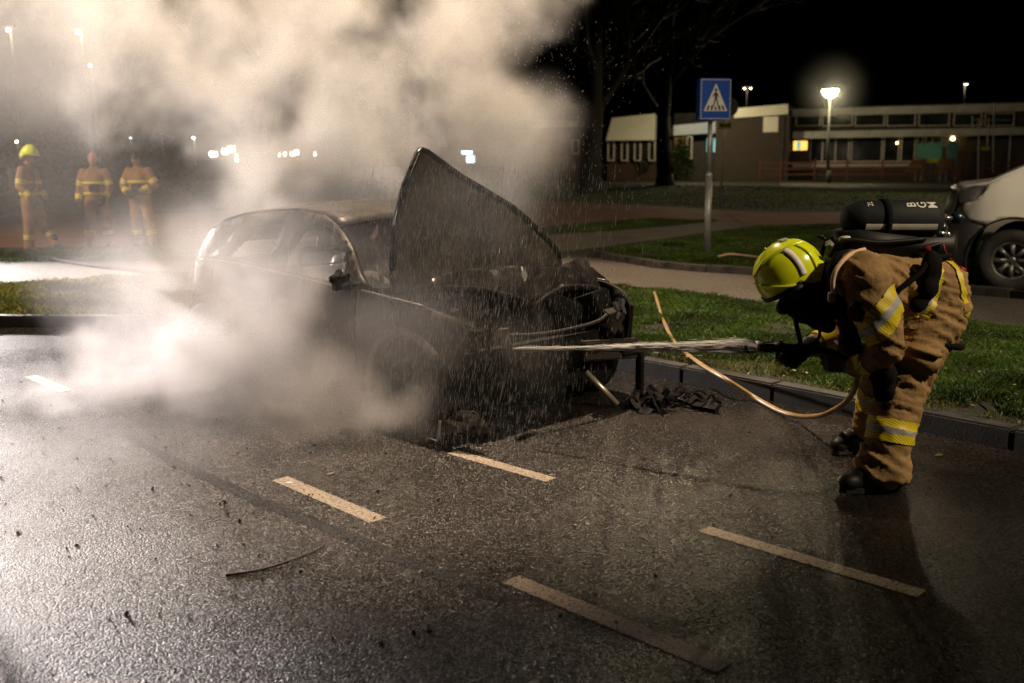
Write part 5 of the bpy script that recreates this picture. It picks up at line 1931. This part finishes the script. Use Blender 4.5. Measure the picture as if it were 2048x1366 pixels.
# waist strap and hip plate
m = MB(); m.tube(spline([PB(1900, 510, -.12), PB(1860, 520, -.20), PB(1838, 548, -.235), PB(1800, 578, -.25), PB(1790, 590, -.235)], 5), .014, 6); m.build('waist_strap', MAT['black_cloth'], ba, True)
m = MB()
m.loft([[p + V((0, -.235, 0)) + V((0, -b, 0)), p + V((0, -.20, 0)) - V((0, b, 0))] for p, b in ((PB(1848, 510), -.03), (PB(1862, 512), -.01))], False, False)
m.ell(PB(1862, 540, -.20), (.055, .04, .10)); m.ell(PB(1858, 575, -.215), (.05, .035, .06)); m.ell(PB(1840, 608, -.20), (.055, .035, .05))
q = m.build('hip_pad', MAT['black_cloth'], ba, True); remesh(q, .012, 2)
m = MB(); m.box(PB(1855, 496, -.13), (.035, .03, .022), Euler((0, .4, 0)).to_matrix(), bev=.006); m.build('red_clip', MAT['red'], ba)
m = MB(); m.tube(spline([PB(1886, 486, -.12), PB(1892, 505, -.14), PB(1908, 525, -.10), PB(1922, 538, -.06)], 4), .004, 5); m.tube([PB(1918, 536, -.07), PB(1930, 542, -.07)], .014, 7); m.build('red_cord', MAT['red'], ba, True)
m = MB(); m.ell(PB(1640, 473, -.03), (.022, .014, .012)); m.tube([PB(1640, 474, -.02), PB(1660, 482, 0)], .01, 6); m.build('whistle', MAT['black_rubber'], ba, True)
# chest gear: regulator and dark bag hanging in front
m = MB(); m.ell(PB(1700, 660, -.18), (.055, .045, .075)); m.ell(PB(1700, 690, -.20), (.06, .05, .06)); m.cone(PB(1690, 640, -.18), PB(1700, 660, -.18), .04, .05)
q = m.build('chest_gauge', MAT['black_rubber'], ba, True); remesh(q, .010, 2)
m = MB(); m.lathe([(.001, .008), (.045, .008), (.05, 0)], 18, Matrix.Translation(PB(1716, 624, -.335)) @ Matrix.Rotation(PI / 2, 4, 'X') @ Matrix.Rotation(-.3, 4, 'Y')); m.build('sleeve_badge', pm('dark red badge', (.10, .012, .010), (.05, .008, .008), 30, .6), ff, True)

vs, fs = text_mesh('BR', .075, True)
_p0, _x, _y = P(1752, 515, -.15), V((-.95, -.25, .1)).normalized(), V((.15, -.55, .8)).normalized()
m = MB(); m.add([_p0 + _y * v.x * .8 - _x * v.y * .8 for v in vs], fs); q = m.build('lettering', MAT['reflex_w'], ff); wrap(q, body, .004)

# nozzle and hose
MAT['hose'] = pm('worn yellow hose', (0.34, 0.22, 0.085), (0.22, 0.14, 0.06), 9, 0.35, coat=0.15)
MAT['jet'] = None
nz = thing('fire_hose', 'thin yellow hose running over the kerb to the nozzle in the gloved hands', 'fire hose', at(1560, 840, z=0))
na, nb = P(1486, 693, -.02), P(1604, 695, -.02)
nd = (nb - na).normalized()
a_, b_ = frame(nd)
MN = Matrix.Translation(na) @ Matrix(((a_.x, b_.x, nd.x, 0), (a_.y, b_.y, nd.y, 0), (a_.z, b_.z, nd.z, 0), (0, 0, 0, 1)))
m = MB(); m.lathe([(.012, .004), (.026, .0), (.036, .003), (.037, .03), (.035, .05), (.030, .062)], 24, MN); noz = m.build('nozzle', MAT['black_rubber'], nz, True)
m = MB(); m.lathe([(.031, .060), (.031, .080)], 24, MN); m.build('nozzle_ring', MAT['reflex_s'], noz, True)
m = MB(); m.lathe([(.026, .078), (.027, .09), (.024, .10), (.024, .16), (.028, .165), (.028, .20), (.022, .21), (.022, .285)], 20, MN)
for k in range(8):
    m.box(MN @ V((math.cos(k * PI / 4) * .026, math.sin(k * PI / 4) * .026, .13)), (.05, .006, .006), nd.to_track_quat('X', 'Z').to_matrix())
m.build('barrel', MAT['black_rubber'], noz, True)
m = MB(); m.tube(spline([MN @ V((0, 0, .19)), P(1588, 715, -.02), P(1582, 722, -.02)], 4), .018, 8); m.build('pistol_grip', MAT['black_rubber'], noz, True)
m = MB(); m.tube([P(1600, 696, -.02), P(1650, 702, -.02), P(1690, 712, -.02)], .020, 10); m.build('hose_coupling', MAT['black_rubber'], noz, True)
hp = [P(1688, 712, -.02), P(1706, 722, 0), P(1714, 745, .05), P(1710, 775, .12), P(1694, 802, .25), P(1664, 822, .42), P(1636, 832, .58), at(1600, 833, z=.06), at(1560, 822, z=.025), at(1510, 795, z=.03),
      at(1450, 757, z=.135), at(1400, 727, z=.14), at(1352, 688, z=.13), at(1330, 648, z=.13), at(1319, 618, z=.13), at(1313, 597, z=.16), at(1309, 585, z=.14)]
m = MB(); m.tube(spline(hp, 9), .0155, 10); m.build('hose', MAT['hose'], nz, True)
m = MB(); hh = [at(-40, 500, z=.13), at(90, 516, z=.13), at(160, 528, z=.13), at(250, 539, z=.13), at(330, 546, z=.13), at(520, 552, z=.13)]
m.tube(spline(hh, 8), .03, 8); o = m.build('ground_hose', MAT['black_cloth'], smooth=True); o['label'] = 'dark hose lying flat across the path behind the smoke at the left'; o['category'] = 'fire hose'


# ---- firefighters behind, standing
def stander(label, base, face, H, pose, helmet_on, hat=None, tank_on=False, group='firefighters standing behind the smoke'):
    """joints in own frame: x to the front, y to the left"""
    t = thing('person', label, 'person', base, face, group)
    k = H / 1.80
    S = lambda *p: V(p) * k
    m = MB()
    m.loft([[S(c[0] + math.cos(u) * rx, c[1] + math.sin(u) * ry, c[2]) for u in [2 * PI * i / 16 for i in range(16)]] for c, rx, ry in
            (((0, 0, .82), .13, .17), ((0, 0, .92), .155, .20), ((0, 0, 1.05), .15, .19), ((.01, 0, 1.22), .155, .20), ((.0, 0, 1.38), .14, .21), ((-.01, 0, 1.47), .10, .15), ((0, 0, 1.53), .06, .07))])
    J = pose
    for s in ('l', 'r'):
        limb(m, [S(*J['sh' + s]), S(*J['el' + s]), S(*J['wr' + s])], [.088 * k, .072 * k, .055 * k], 10)
        limb(m, [S(*J['hp' + s]), S(*J['kn' + s]), S(*J['an' + s])], [.125 * k, .095 * k, .085 * k], 10)
    m.cone(S(0, 0, 1.48), S(.01, 0, 1.60), .065 * k, .06 * k)
    b_ = m.build('body', MAT['turnout_dirty'], t, True, local=True); remesh(b_, .02, 3, .02, .12); bake(b_)
    hd = V(J['hd']) * k
    ya = J.get('yaw', 0)
    R_ = Matrix.Rotation(ya, 3, 'Z') @ Matrix.Rotation(J.get('nod', 0), 3, 'Y')
    m = MB(); m.ell(hd, (.095 * k, .078 * k, .118 * k), R_, 16, 12)
    q = lambda x, y, z: hd + R_ @ V((x, y, z)) * k
    m.cone(q(.085, 0, .0), q(.105, 0, -.02), .012 * k, .014 * k, 7); m.ell(q(.075, 0, -.075), (.028 * k, .035 * k, .025 * k), R_, 8, 5)
    for s in (-1, 1):
        m.ell(q(.0, s * .078, -.01), (.018 * k, .010 * k, .028 * k), R_, 8, 5)
    h_ = m.build('head', MAT['skin'], t, True, local=True); remesh(h_, .012, 2)
    m = MB()
    for s in (-1, 1):
        m.ell(q(.088, s * .033, .018), (.008 * k, .012 * k, .006 * k), R_, 8, 5)
    m.ell(q(.094, 0, -.052), (.006 * k, .022 * k, .005 * k), R_, 8, 5)
    m.build('eyes', MAT['hair'], h_, True, local=True)
    if helmet_on:
        rg = []
        for j in range(9):
            e = -.25 + (PI / 2 + .22) * j / 8
            rg.append([q(.15 * math.cos(a) * math.cos(e) - .01 + (.03 * max(0, math.cos(a)) if j == 0 else 0), .122 * math.sin(a) * math.cos(e), .05 + .145 * math.sin(e) - (.09 * max(0, -math.cos(a)) * (1 - j / 8))) for a in [2 * PI * i / 22 for i in range(22)]])
        m = MB(); m.loft(rg, False); m.add(rg[-1], [tuple(range(22))])
        hl = m.build('helmet', MAT['helmet'], t, True, local=True); solid(hl, .01, 1)
    else:
        rg = []
        for j in range(7):
            e = .12 + (PI / 2 - .14) * j / 6
            rg.append([q(.102 * math.cos(a) * math.cos(e) - .008, .085 * math.sin(a) * math.cos(e), .125 * math.sin(e) - (.07 * max(0, -math.cos(a)) * (1 - j / 6))) for a in [2 * PI * i / 18 for i in range(18)]])
        m = MB(); m.loft(rg, False); m.add(rg[-1], [tuple(range(18))])
        m.build('hair', hat or MAT['hair'], t, True, local=True)
    for s, sg_ in (('l', 1), ('r', -1)):
        w, e = V(J['wr' + s]) * k, V(J['el' + s]) * k
        d = (w - e).normalized()
        m = MB(); hand(m, w + d * .02, d, V((d.z * -.3 - .2, sg_, .2)), V((1, 0, .2)), .9, k * 1.15); g = m.build('glove', MAT['glove'], t, True, local=True); remesh(g, .008, 1)
        ring_band('reflective_band', t, e.lerp(w, .55), e.lerp(w, .95), .067 * k, .060 * k, 0, 1, .006, ('reflex_y',), n=24, local=True, onto=b_)
        sh = V(J['sh' + s]) * k
        ring_band('reflective_band', t, sh.lerp(e, .55), sh.lerp(e, .85), .083 * k, .078 * k, 0, 1, .006, ('reflex_y', 'reflex_s', 'reflex_y'), n=24, local=True, onto=b_)
        kn, an = V(J['kn' + s]) * k, V(J['an' + s]) * k
        ring_band('reflective_band', t, kn.lerp(an, .45), kn.lerp(an, .65), .095 * k, .092 * k, 0, 1, .006, ('reflex_y', 'reflex_s', 'reflex_y'), n=24, local=True, onto=b_)
        f = V(J.get('ft' + s, (1, 0, 0)))
        lift = an.z - .085 * k
        m = MB(); m.cone(V((an.x, an.y, lift + .05)) - f * .03, V((an.x, an.y, lift + .045)) + f * .17, .055 * k, .045 * k); m.cone(V((an.x, an.y, lift + .06)), an + V((0, 0, .10)), .062 * k, .068 * k)
        bt = m.build('boot', MAT['black_rubber'], t, True, local=True); remesh(bt, .014, 2)
    for z, r in ((1.20, .172), (1.00, .17)):
        m = MB(); m.loft([[S(math.cos(u) * r * .99, math.sin(u) * (r + .045), zz) for u in [2 * PI * i / 24 for i in range(24)]] for zz in (z, z + .05)], False)
        q2 = m.build('reflective_band', MAT['reflex_y'], t, True, local=True); solid(q2, .004, 1)
    if tank_on:
        m = MB(); m.box(S(-.19, 0, 1.22), (.05 * k, .28 * k, .55 * k), bev=.02); bb = m.build('breathing_apparatus', MAT['black_rubber'], t, local=True)
        m = MB(); m.lathe([(.01, -.28), (.06, -.26), (.08, -.2), (.08, .22), (.05, .28), (.01, .29)], 18, Matrix.Translation(S(-.29, 0, 1.20))); m.build('cylinder', MAT['tank'], bb, True, local=True)
        m = MB()
        for s in (-1, 1):
            m.tube(spline([S(-.18, s * .12, 1.42), S(-.02, s * .13, 1.54), S(.14, s * .13, 1.40), S(.165, s * .14, 1.15), S(.0, s * .215, 1.02)], 4), .022 * k, 6)
        m.build('shoulder_strap', MAT['black_cloth'], bb, True, local=True)
    else:
        m = MB(); m.box(S(.165, .02, 1.12), (.05 * k, .2 * k, .16 * k), bev=.02); m.build('chest_pocket', MAT['black_cloth'], t, local=True)
    return t


base_pose = dict(shl=(0, .20, 1.42), shr=(0, -.20, 1.42), ell=(-.03, .29, 1.14), elr=(-.03, -.29, 1.14), wrl=(.06, .31, .90), wrr=(.06, -.31, .90), hpl=(0, .10, .88), hpr=(0, -.10, .88), knl=(.02, .12, .50), knr=(.02, -.12, .50),
                 anl=(0, .14, .10), anr=(0, -.14, .10), hd=(.03, 0, 1.68))
p1 = dict(base_pose); p1.update(ell=(-.04, .28, 1.15), wrl=(.10, .30, .95), elr=(-.02, -.28, 1.15), wrr=(.14, -.26, .98), knl=(.10, .10, .48), anl=(.30, .10, .14), ftl=(1, 0, -.2), knr=(-.02, -.10, .48), anr=(-.06, -.10, .09), hd=(.05, 0, 1.68), nod=.1)
stander('firefighter with yellow helmet and air cylinder walking on the path at the far left', at(72, 503, z=GZ), math.radians(-6), 1.86, p1, True, tank_on=True)
p2 = dict(base_pose); p2.update(ell=(.02, .27, 1.14), wrl=(.12, .20, .95), anl=(.02, .19, .09), anr=(-.02, -.17, .09), knl=(.02, .15, .50), knr=(.0, -.14, .50))
stander('bareheaded firefighter standing straight between the two others at the left', at(200, 493, z=GZ), math.radians(-80), 1.80, p2, False, pm('reddish knit cap', (.45, .16, .10), None, rough=.8))
p3 = dict(base_pose); p3.update(ell=(.0, .34, 1.16), wrl=(.20, .14, 1.06), elr=(.0, -.34, 1.16), wrr=(.20, -.16, 1.02), hd=(.07, 0, 1.66), nod=.35, anl=(.10, .26, .09), knl=(.10, .20, .50), anr=(-.02, -.12, .09), ftl=(.8, .5, 0))
stander('firefighter looking down with both hands at the waist nearest the smoke', at(288, 492, z=GZ), math.radians(-100), 1.82, p3, False)
# ------------------------------------------------------------------ small things on the road
MAT['bark_red'] = pm('wet red brown twig', (0.05, 0.022, 0.012), (0.09, 0.035, 0.018), 12, .45, bump=.004, bscale=60)
tw = [at(450, 1150, z=.006), at(500, 1143, z=.006), at(545, 1133, z=.006), at(590, 1118, z=.006), at(620, 1106, z=.007), at(648, 1093, z=.010)]
m = MB(); m.tube(spline(tw, 6), [.006 - .003 * k / 30 for k in range(31)], 7); m.tube([tw[2], tw[2] + V((.05, .01, .012))], .004, 5)
o = m.build('twig', MAT['bark_red'], smooth=True); o['label'] = 'thin curved brown twig lying on the wet asphalt in the foreground'; o['category'] = 'twig'
tw2 = [at(1437, 513, z=GZ + .05), at(1460, 508, z=GZ + .06), at(1490, 511, z=GZ + .05), at(1530, 516, z=GZ + .05)]
m = MB(); m.tube(spline(tw2, 4), .018, 6); o = m.build('branch', MAT['strap_pale'], smooth=True); o['label'] = 'pale bare branch lying in the grass left of the yellow helmet'; o['category'] = 'branch'


def leafpiece(px, py, s, label, m, ang, z=0.0):
    c = at(px, py, z=z)
    b_ = MB()
    ca, sa = math.cos(ang), math.sin(ang)
    prof = [(-1, 0), (-.5, .35), (0, .45), (.5, .3), (1, 0), (.5, -.3), (0, -.42), (-.5, -.33)]
    b_.add([c + V(((x * ca - y * sa) * s, (x * sa + y * ca) * s, .006 + .35 * s * (y * y * 2 + .3 * x * x))) for x, y in prof] + [c + V((0, 0, .006))], [(8, i, (i + 1) % 8) for i in range(8)])
    o = b_.build('leaf', m)
    o['label'], o['category'] = label, 'leaf'
    solid(o, .001)
    return o


MAT['leaf_pale'] = pm('pale curled leaf', (.22, .19, .14), (.3, .27, .2), 20, .6)
MAT['leaf_green'] = pm('fallen green leaf', (.06, .08, .01), (.10, .10, .02), 20, .5)
leafpiece(662, 950, .028, 'pale curled leaf standing on the asphalt above the first dashed line', MAT['leaf_pale'], .8)
leafpiece(1877, 913, .035, 'small yellow green leaf on the dark road right of the firefighter boots', MAT['leaf_green'], .5)
leafpiece(579, 968, .020, 'white torn scrap at the far end of the middle dashed line', MAT['sign_white'], .2)
leafpiece(1404, 1178, .012, 'tiny tan leaf between the two right dashed lines', MAT['leaf_pale'], 1.0)

# crumbs of burnt plastic and glass scattered by the fire: nobody could count them
rg = np.random.default_rng(9)
m = MB(); m2 = MB()
for k in range(620):
    px, py = rg.normal(560, 300), 700 + abs(rg.normal(0, 1)) * 260 + 40
    if rg.uniform() < .25:
        px, py = rg.uniform(0, 2000), rg.uniform(860, 1366)
    if not (0 < px < 2048 and 700 < py < 1366):
        continue
    c = at(px, py, z=0.0)
    if c.y > 9 or (c - V((-1.3, 7.5, 0))).length < .9:
        continue
    s = abs(rg.normal(0, 1)) * .0028 + .0018
    e = Euler(rg.uniform(0, 6, 3)).to_matrix()
    (m if rg.uniform() < .8 else m2).box(c + V((0, 0, s * .4)), (s * rg.uniform(.8, 3), s * rg.uniform(.6, 1.6), s), e)
m.build('burnt_crumbs', MAT['char'], kind='stuff')
m2.build('glass_crumbs', pm('pale glass crumbs', (.5, .55, .55), None, rough=.1, trans=.3), kind='stuff')

# falling and splashing water drops, each a drop of its own, one mass
m = MB()
MAT['drop'] = pm('water drop', (.9, .9, .92), None, rough=.3, trans=.45)


def drop(c, L, r, d):
    d = V(d).normalized()
    a, b_ = frame(d)
    c = V(c)
    m.add([c - d * L, c + a * r, c + b_ * r, c - a * r, c - b_ * r, c + d * L * .6], [(0, 1, 2), (0, 2, 3), (0, 3, 4), (0, 4, 1), (5, 2, 1), (5, 3, 2), (5, 4, 3), (5, 1, 4)])


for k in range(9000):
    px = rg.normal(940, 125)
    py = rg.uniform(330, 990)
    Yd = rg.uniform(4.7, 6.3)
    c = at(px, py, Y=Yd)
    if c.z < .03:
        continue
    drop(c, rg.uniform(.008, .045), rg.uniform(.0003, .00075), V((rg.normal(-.12, .06), rg.normal(0, .05), -1)))
for k in range(800):
    px, py = rg.normal(1080, 130), rg.uniform(40, 420)
    c = at(px, py, Y=rg.uniform(5.5, 8))
    drop(c, rg.uniform(.005, .016), rg.uniform(.0004, .0008), V((rg.normal(0, .5), rg.normal(0, .3), -.8)))
for k in range(500):
    a = at(rg.normal(1010, 190), rg.uniform(850, 1080), z=0)
    for q in range(3):
        d = V((rg.normal(0, .6), rg.normal(0, .6), rg.uniform(.3, 1)))
        drop(a + d * .02, rg.uniform(.003, .010), .0011, d)
m.build('water_drops', MAT['drop'], kind='stuff')

# the jet: a slim cone of broken water
m = MB()
ja, jb = P(1483, 693, -.02), at(1046, 697, Y=5.75)
for k in range(20000):
    t = rg.uniform(0, 1) ** 1.5
    c = ja.lerp(jb, t)
    sp = .019 - .0135 * min(1, t * 1.4)
    fz = 1 + (1.6 * rg.uniform(0, 1) ** 8)
    c = c + V((0, rg.normal(0, sp * .45 * fz), rg.normal(0, sp * .45 * fz)))
    d = (jb - ja).normalized() + V((0, rg.normal(0, .01), rg.normal(0, .01)))
    d2_ = d.normalized()
    a, b_ = frame(d2_)
    L, r = rg.uniform(.02, .09), rg.uniform(.0006, .0013) * (1 - .5 * t)
    m.add([c - d2_ * L, c + a * r, c + b_ * r, c - a * r, c - b_ * r, c + d2_ * L], [(0, 1, 2), (0, 2, 3), (0, 3, 4), (0, 4, 1), (5, 2, 1), (5, 3, 2), (5, 4, 3), (5, 1, 4)])
m.build('water_jet', pm('broken white water', (.97, .97, .97), None, rough=.5, trans=.15), kind='stuff')
# ------------------------------------------------------------------ smoke and steam: density fields in world space
def volume(name, lo, hi, res, blobs, noise_scale, warp, gain, cut, color, aniso, zfade=None, detail=5.0, rot=0.0, stretch=(1, 1, 1), seed=0.0, lowfac=0.5, inner=0.35, veils=()):
    me = bpy.data.meshes.new(name)
    o = bpy.data.objects.new(name, me)
    C.objects.link(o)
    o['kind'] = 'stuff'
    ng = bpy.data.node_groups.new(name, 'GeometryNodeTree')
    ng.interface.new_socket('Geometry', in_out='OUTPUT', socket_type='NodeSocketGeometry')
    N, L = ng.nodes, ng.links
    out = N.new('NodeGroupOutput')
    vc = N.new('GeometryNodeVolumeCube')
    vc.inputs['Min'].default_value = lo
    vc.inputs['Max'].default_value = hi
    for a, s in zip(('Resolution X', 'Resolution Y', 'Resolution Z'), range(3)):
        vc.inputs[a].default_value = max(8, int((hi[s] - lo[s]) / res))
    pos = N.new('GeometryNodeInputPosition').outputs[0]

    def math_(op, a, b=None, c=None):
        n = N.new('ShaderNodeMath')
        n.operation = op
        for i, x in enumerate((a, b, c)):
            if x is None:
                continue
            if isinstance(x, (int, float)):
                n.inputs[i].default_value = x
            else:
                L.new(x, n.inputs[i])
        return n.outputs[0]

    def vmath(op, a, b=None, s=None):
        n = N.new('ShaderNodeVectorMath')
        n.operation = op
        for i, x in enumerate((a, b)):
            if x is None:
                continue
            if isinstance(x, (tuple, list)):
                n.inputs[i].default_value = x
            else:
                L.new(x, n.inputs[i])
        if s is not None:
            n.inputs['Scale'].default_value = s
        return n.outputs['Value'] if op in ('LENGTH', 'DISTANCE', 'DOT_PRODUCT') else n.outputs['Vector']

    def nz(vec, scale, det):
        n = N.new('ShaderNodeTexNoise')
        n.inputs['Scale'].default_value = scale
        n.inputs['Detail'].default_value = det
        n.inputs['Roughness'].default_value = 0.55
        L.new(vec, n.inputs['Vector'])
        return n
    p0 = vmath('ADD', pos, (seed, seed * 1.7, -seed))
    w1 = nz(p0, noise_scale * .6, 5.0)
    wv = vmath('SUBTRACT', w1.outputs['Color'], (.5, .5, .5))
    wv = vmath('SCALE', wv, s=warp)
    pw = vmath('ADD', pos, wv)
    pn = vmath('MULTIPLY', vmath('ADD', p0, wv), stretch)
    def field(bl, inn):
        total = None
        for c, r, amp in bl:
            d = vmath('SUBTRACT', pw, tuple(c))
            d = vmath('DIVIDE', d, tuple(r))
            q = vmath('LENGTH', d)
            mr = N.new('ShaderNodeMapRange')
            mr.interpolation_type = 'SMOOTHSTEP'
            mr.inputs[1].default_value = 1.0
            mr.inputs[2].default_value = inn
            mr.inputs[3].default_value = 0.0
            mr.inputs[4].default_value = amp
            L.new(q, mr.inputs[0])
            total = mr.outputs[0] if total is None else math_('MAXIMUM', total, mr.outputs[0])
        return total
    total = field(blobs, inner)
    f = nz(pn, noise_scale, detail).outputs[0]
    lo_ = nz(p0, noise_scale * .33, 2.0).outputs[0]
    f = math_('ADD', math_('MULTIPLY', f, 1 - lowfac), math_('MULTIPLY', lo_, lowfac))
    mr = N.new('ShaderNodeMapRange')
    mr.inputs[1].default_value = cut[0]
    mr.inputs[2].default_value = cut[1]
    mr.inputs[3].default_value = 1.0
    mr.inputs[4].default_value = 0.0
    L.new(f, mr.inputs[0])
    # the noise eats into the cloud from its edge, so that wisps and gaps are left
    e = math_('SUBTRACT', total, math_('MULTIPLY', mr.outputs[0], cut[2]))
    e = math_('MAXIMUM', e, 0.0)
    if veils:
        vf = math_('MULTIPLY', field(veils, 0.0), math_('ADD', math_('MULTIPLY', f, 1.6), -.2))
        e = math_('ADD', e, math_('MAXIMUM', vf, 0.0))
    dens = math_('MULTIPLY', e, gain)
    dens = math_('MAXIMUM', dens, 0.0)
    L.new(dens, vc.inputs['Density'])
    m = bpy.data.materials.new(name)
    m.use_nodes = True
    nt = m.node_tree
    nt.nodes.clear()
    mo = nt.nodes.new('ShaderNodeOutputMaterial')
    pv = nt.nodes.new('ShaderNodeVolumePrincipled')
    pv.inputs['Color'].default_value = lin(color)
    pv.inputs['Density'].default_value = 1.0
    pv.inputs['Anisotropy'].default_value = aniso
    nt.links.new(pv.outputs[0], mo.inputs['Volume'])
    sm = N.new('GeometryNodeSetMaterial')
    sm.inputs['Material'].default_value = m
    L.new(vc.outputs[0], sm.inputs[0])
    L.new(sm.outputs[0], out.inputs[0])
    md = o.modifiers.new('density', 'NODES')
    md.node_group = ng
    return o


def blob(px, py, Y, r, amp):
    return (at(px, py, Y=Y), r, amp)


# the plume rising from engine bay and cabin, drifting to the left
volume('smoke', (-8.0, 6.4, 0.8), (2.2, 12.5, 5.8), .045,
       [blob(975, 250, 8.4, (.85, 1.0, 1.1), 1.0), blob(950, 60, 8.8, (1.15, 1.3, 1.2), 1.0), blob(700, 110, 9.2, (1.7, 1.6, 1.7), 1.05), blob(440, 120, 9.4, (1.7, 1.7, 1.7), 1.05),
        blob(490, 400, 9.7, (1.05, 1.1, 1.3), 1.05), blob(650, 310, 9.0, (1.5, 1.2, .9), .85), blob(180, 30, 9.6, (1.9, 1.6, 1.3), .75), blob(930, 420, 8.0, (.7, .7, .6), .9)],
       1.35, 1.3, 2.5, (.36, .64, .95), (.95, .93, .90), .15, lowfac=.22, detail=8.0, inner=0.0,
       veils=[blob(110, 320, 10.0, (1.9, 1.4, 1.6), .05), blob(650, 330, 9.0, (1.9, 1.3, 1.1), .24), blob(600, 470, 7.6, (.9, .5, .4), .5), blob(430, 500, 8.6, (.8, .6, .6), .35), blob(1020, 330, 8.2, (.62, .7, 1.0), .75), blob(90, 90, 9.8, (2.0, 1.6, 1.3), .22)])
# steam round the car and on the ground
volume('steam', (-5.6, 3.6, 0.0), (1.2, 9.2, 2.3), .035,
       [blob(370, 740, 7.2, (1.6, 1.4, .72), 1.05), blob(500, 735, 6.5, (1.35, .9, .62), 1.05), blob(670, 785, 5.8, (1.0, .7, .46), 1.0), blob(170, 800, 6.9, (1.5, 1.3, .42), .55), blob(800, 820, 5.35, (.65, .5, .30), .8),
        blob(520, 600, 6.5, (1.25, .6, .75), .8)],
       2.3, .7, 3.6, (.36, .64, .75), (.97, .955, .975), .45, seed=7.3, detail=8.0, lowfac=.22, inner=0.0,
       veils=[blob(450, 590, 6.8, (1.5, .7, .85), .58), blob(600, 500, 6.6, (1.0, .4, .6), .14), blob(960, 430, 5.6, (.8, .4, .65), .06), blob(760, 680, 5.3, (.75, .4, .45), .18),
              blob(330, 890, 5.7, (1.9, 1.5, .30), .16), blob(1050, 700, 5.5, (.35, .3, .3), .10)])
# ball of mist added to give the street lamp its halo
volume('lamp_halo', (top.x - 3, lb.y - 3, top.z - 3), (top.x + 3, lb.y + 3, top.z + 3), .12, [((top.x, lb.y, top.z), (.5, .5, .5), .0)], .4, .01, 1.0, (.0, .5, 0.0), (.95, .95, .93), 0.3, inner=0.0,
       veils=[((top.x, lb.y - .3, top.z), (2.8, 2.8, 2.8), .09)])
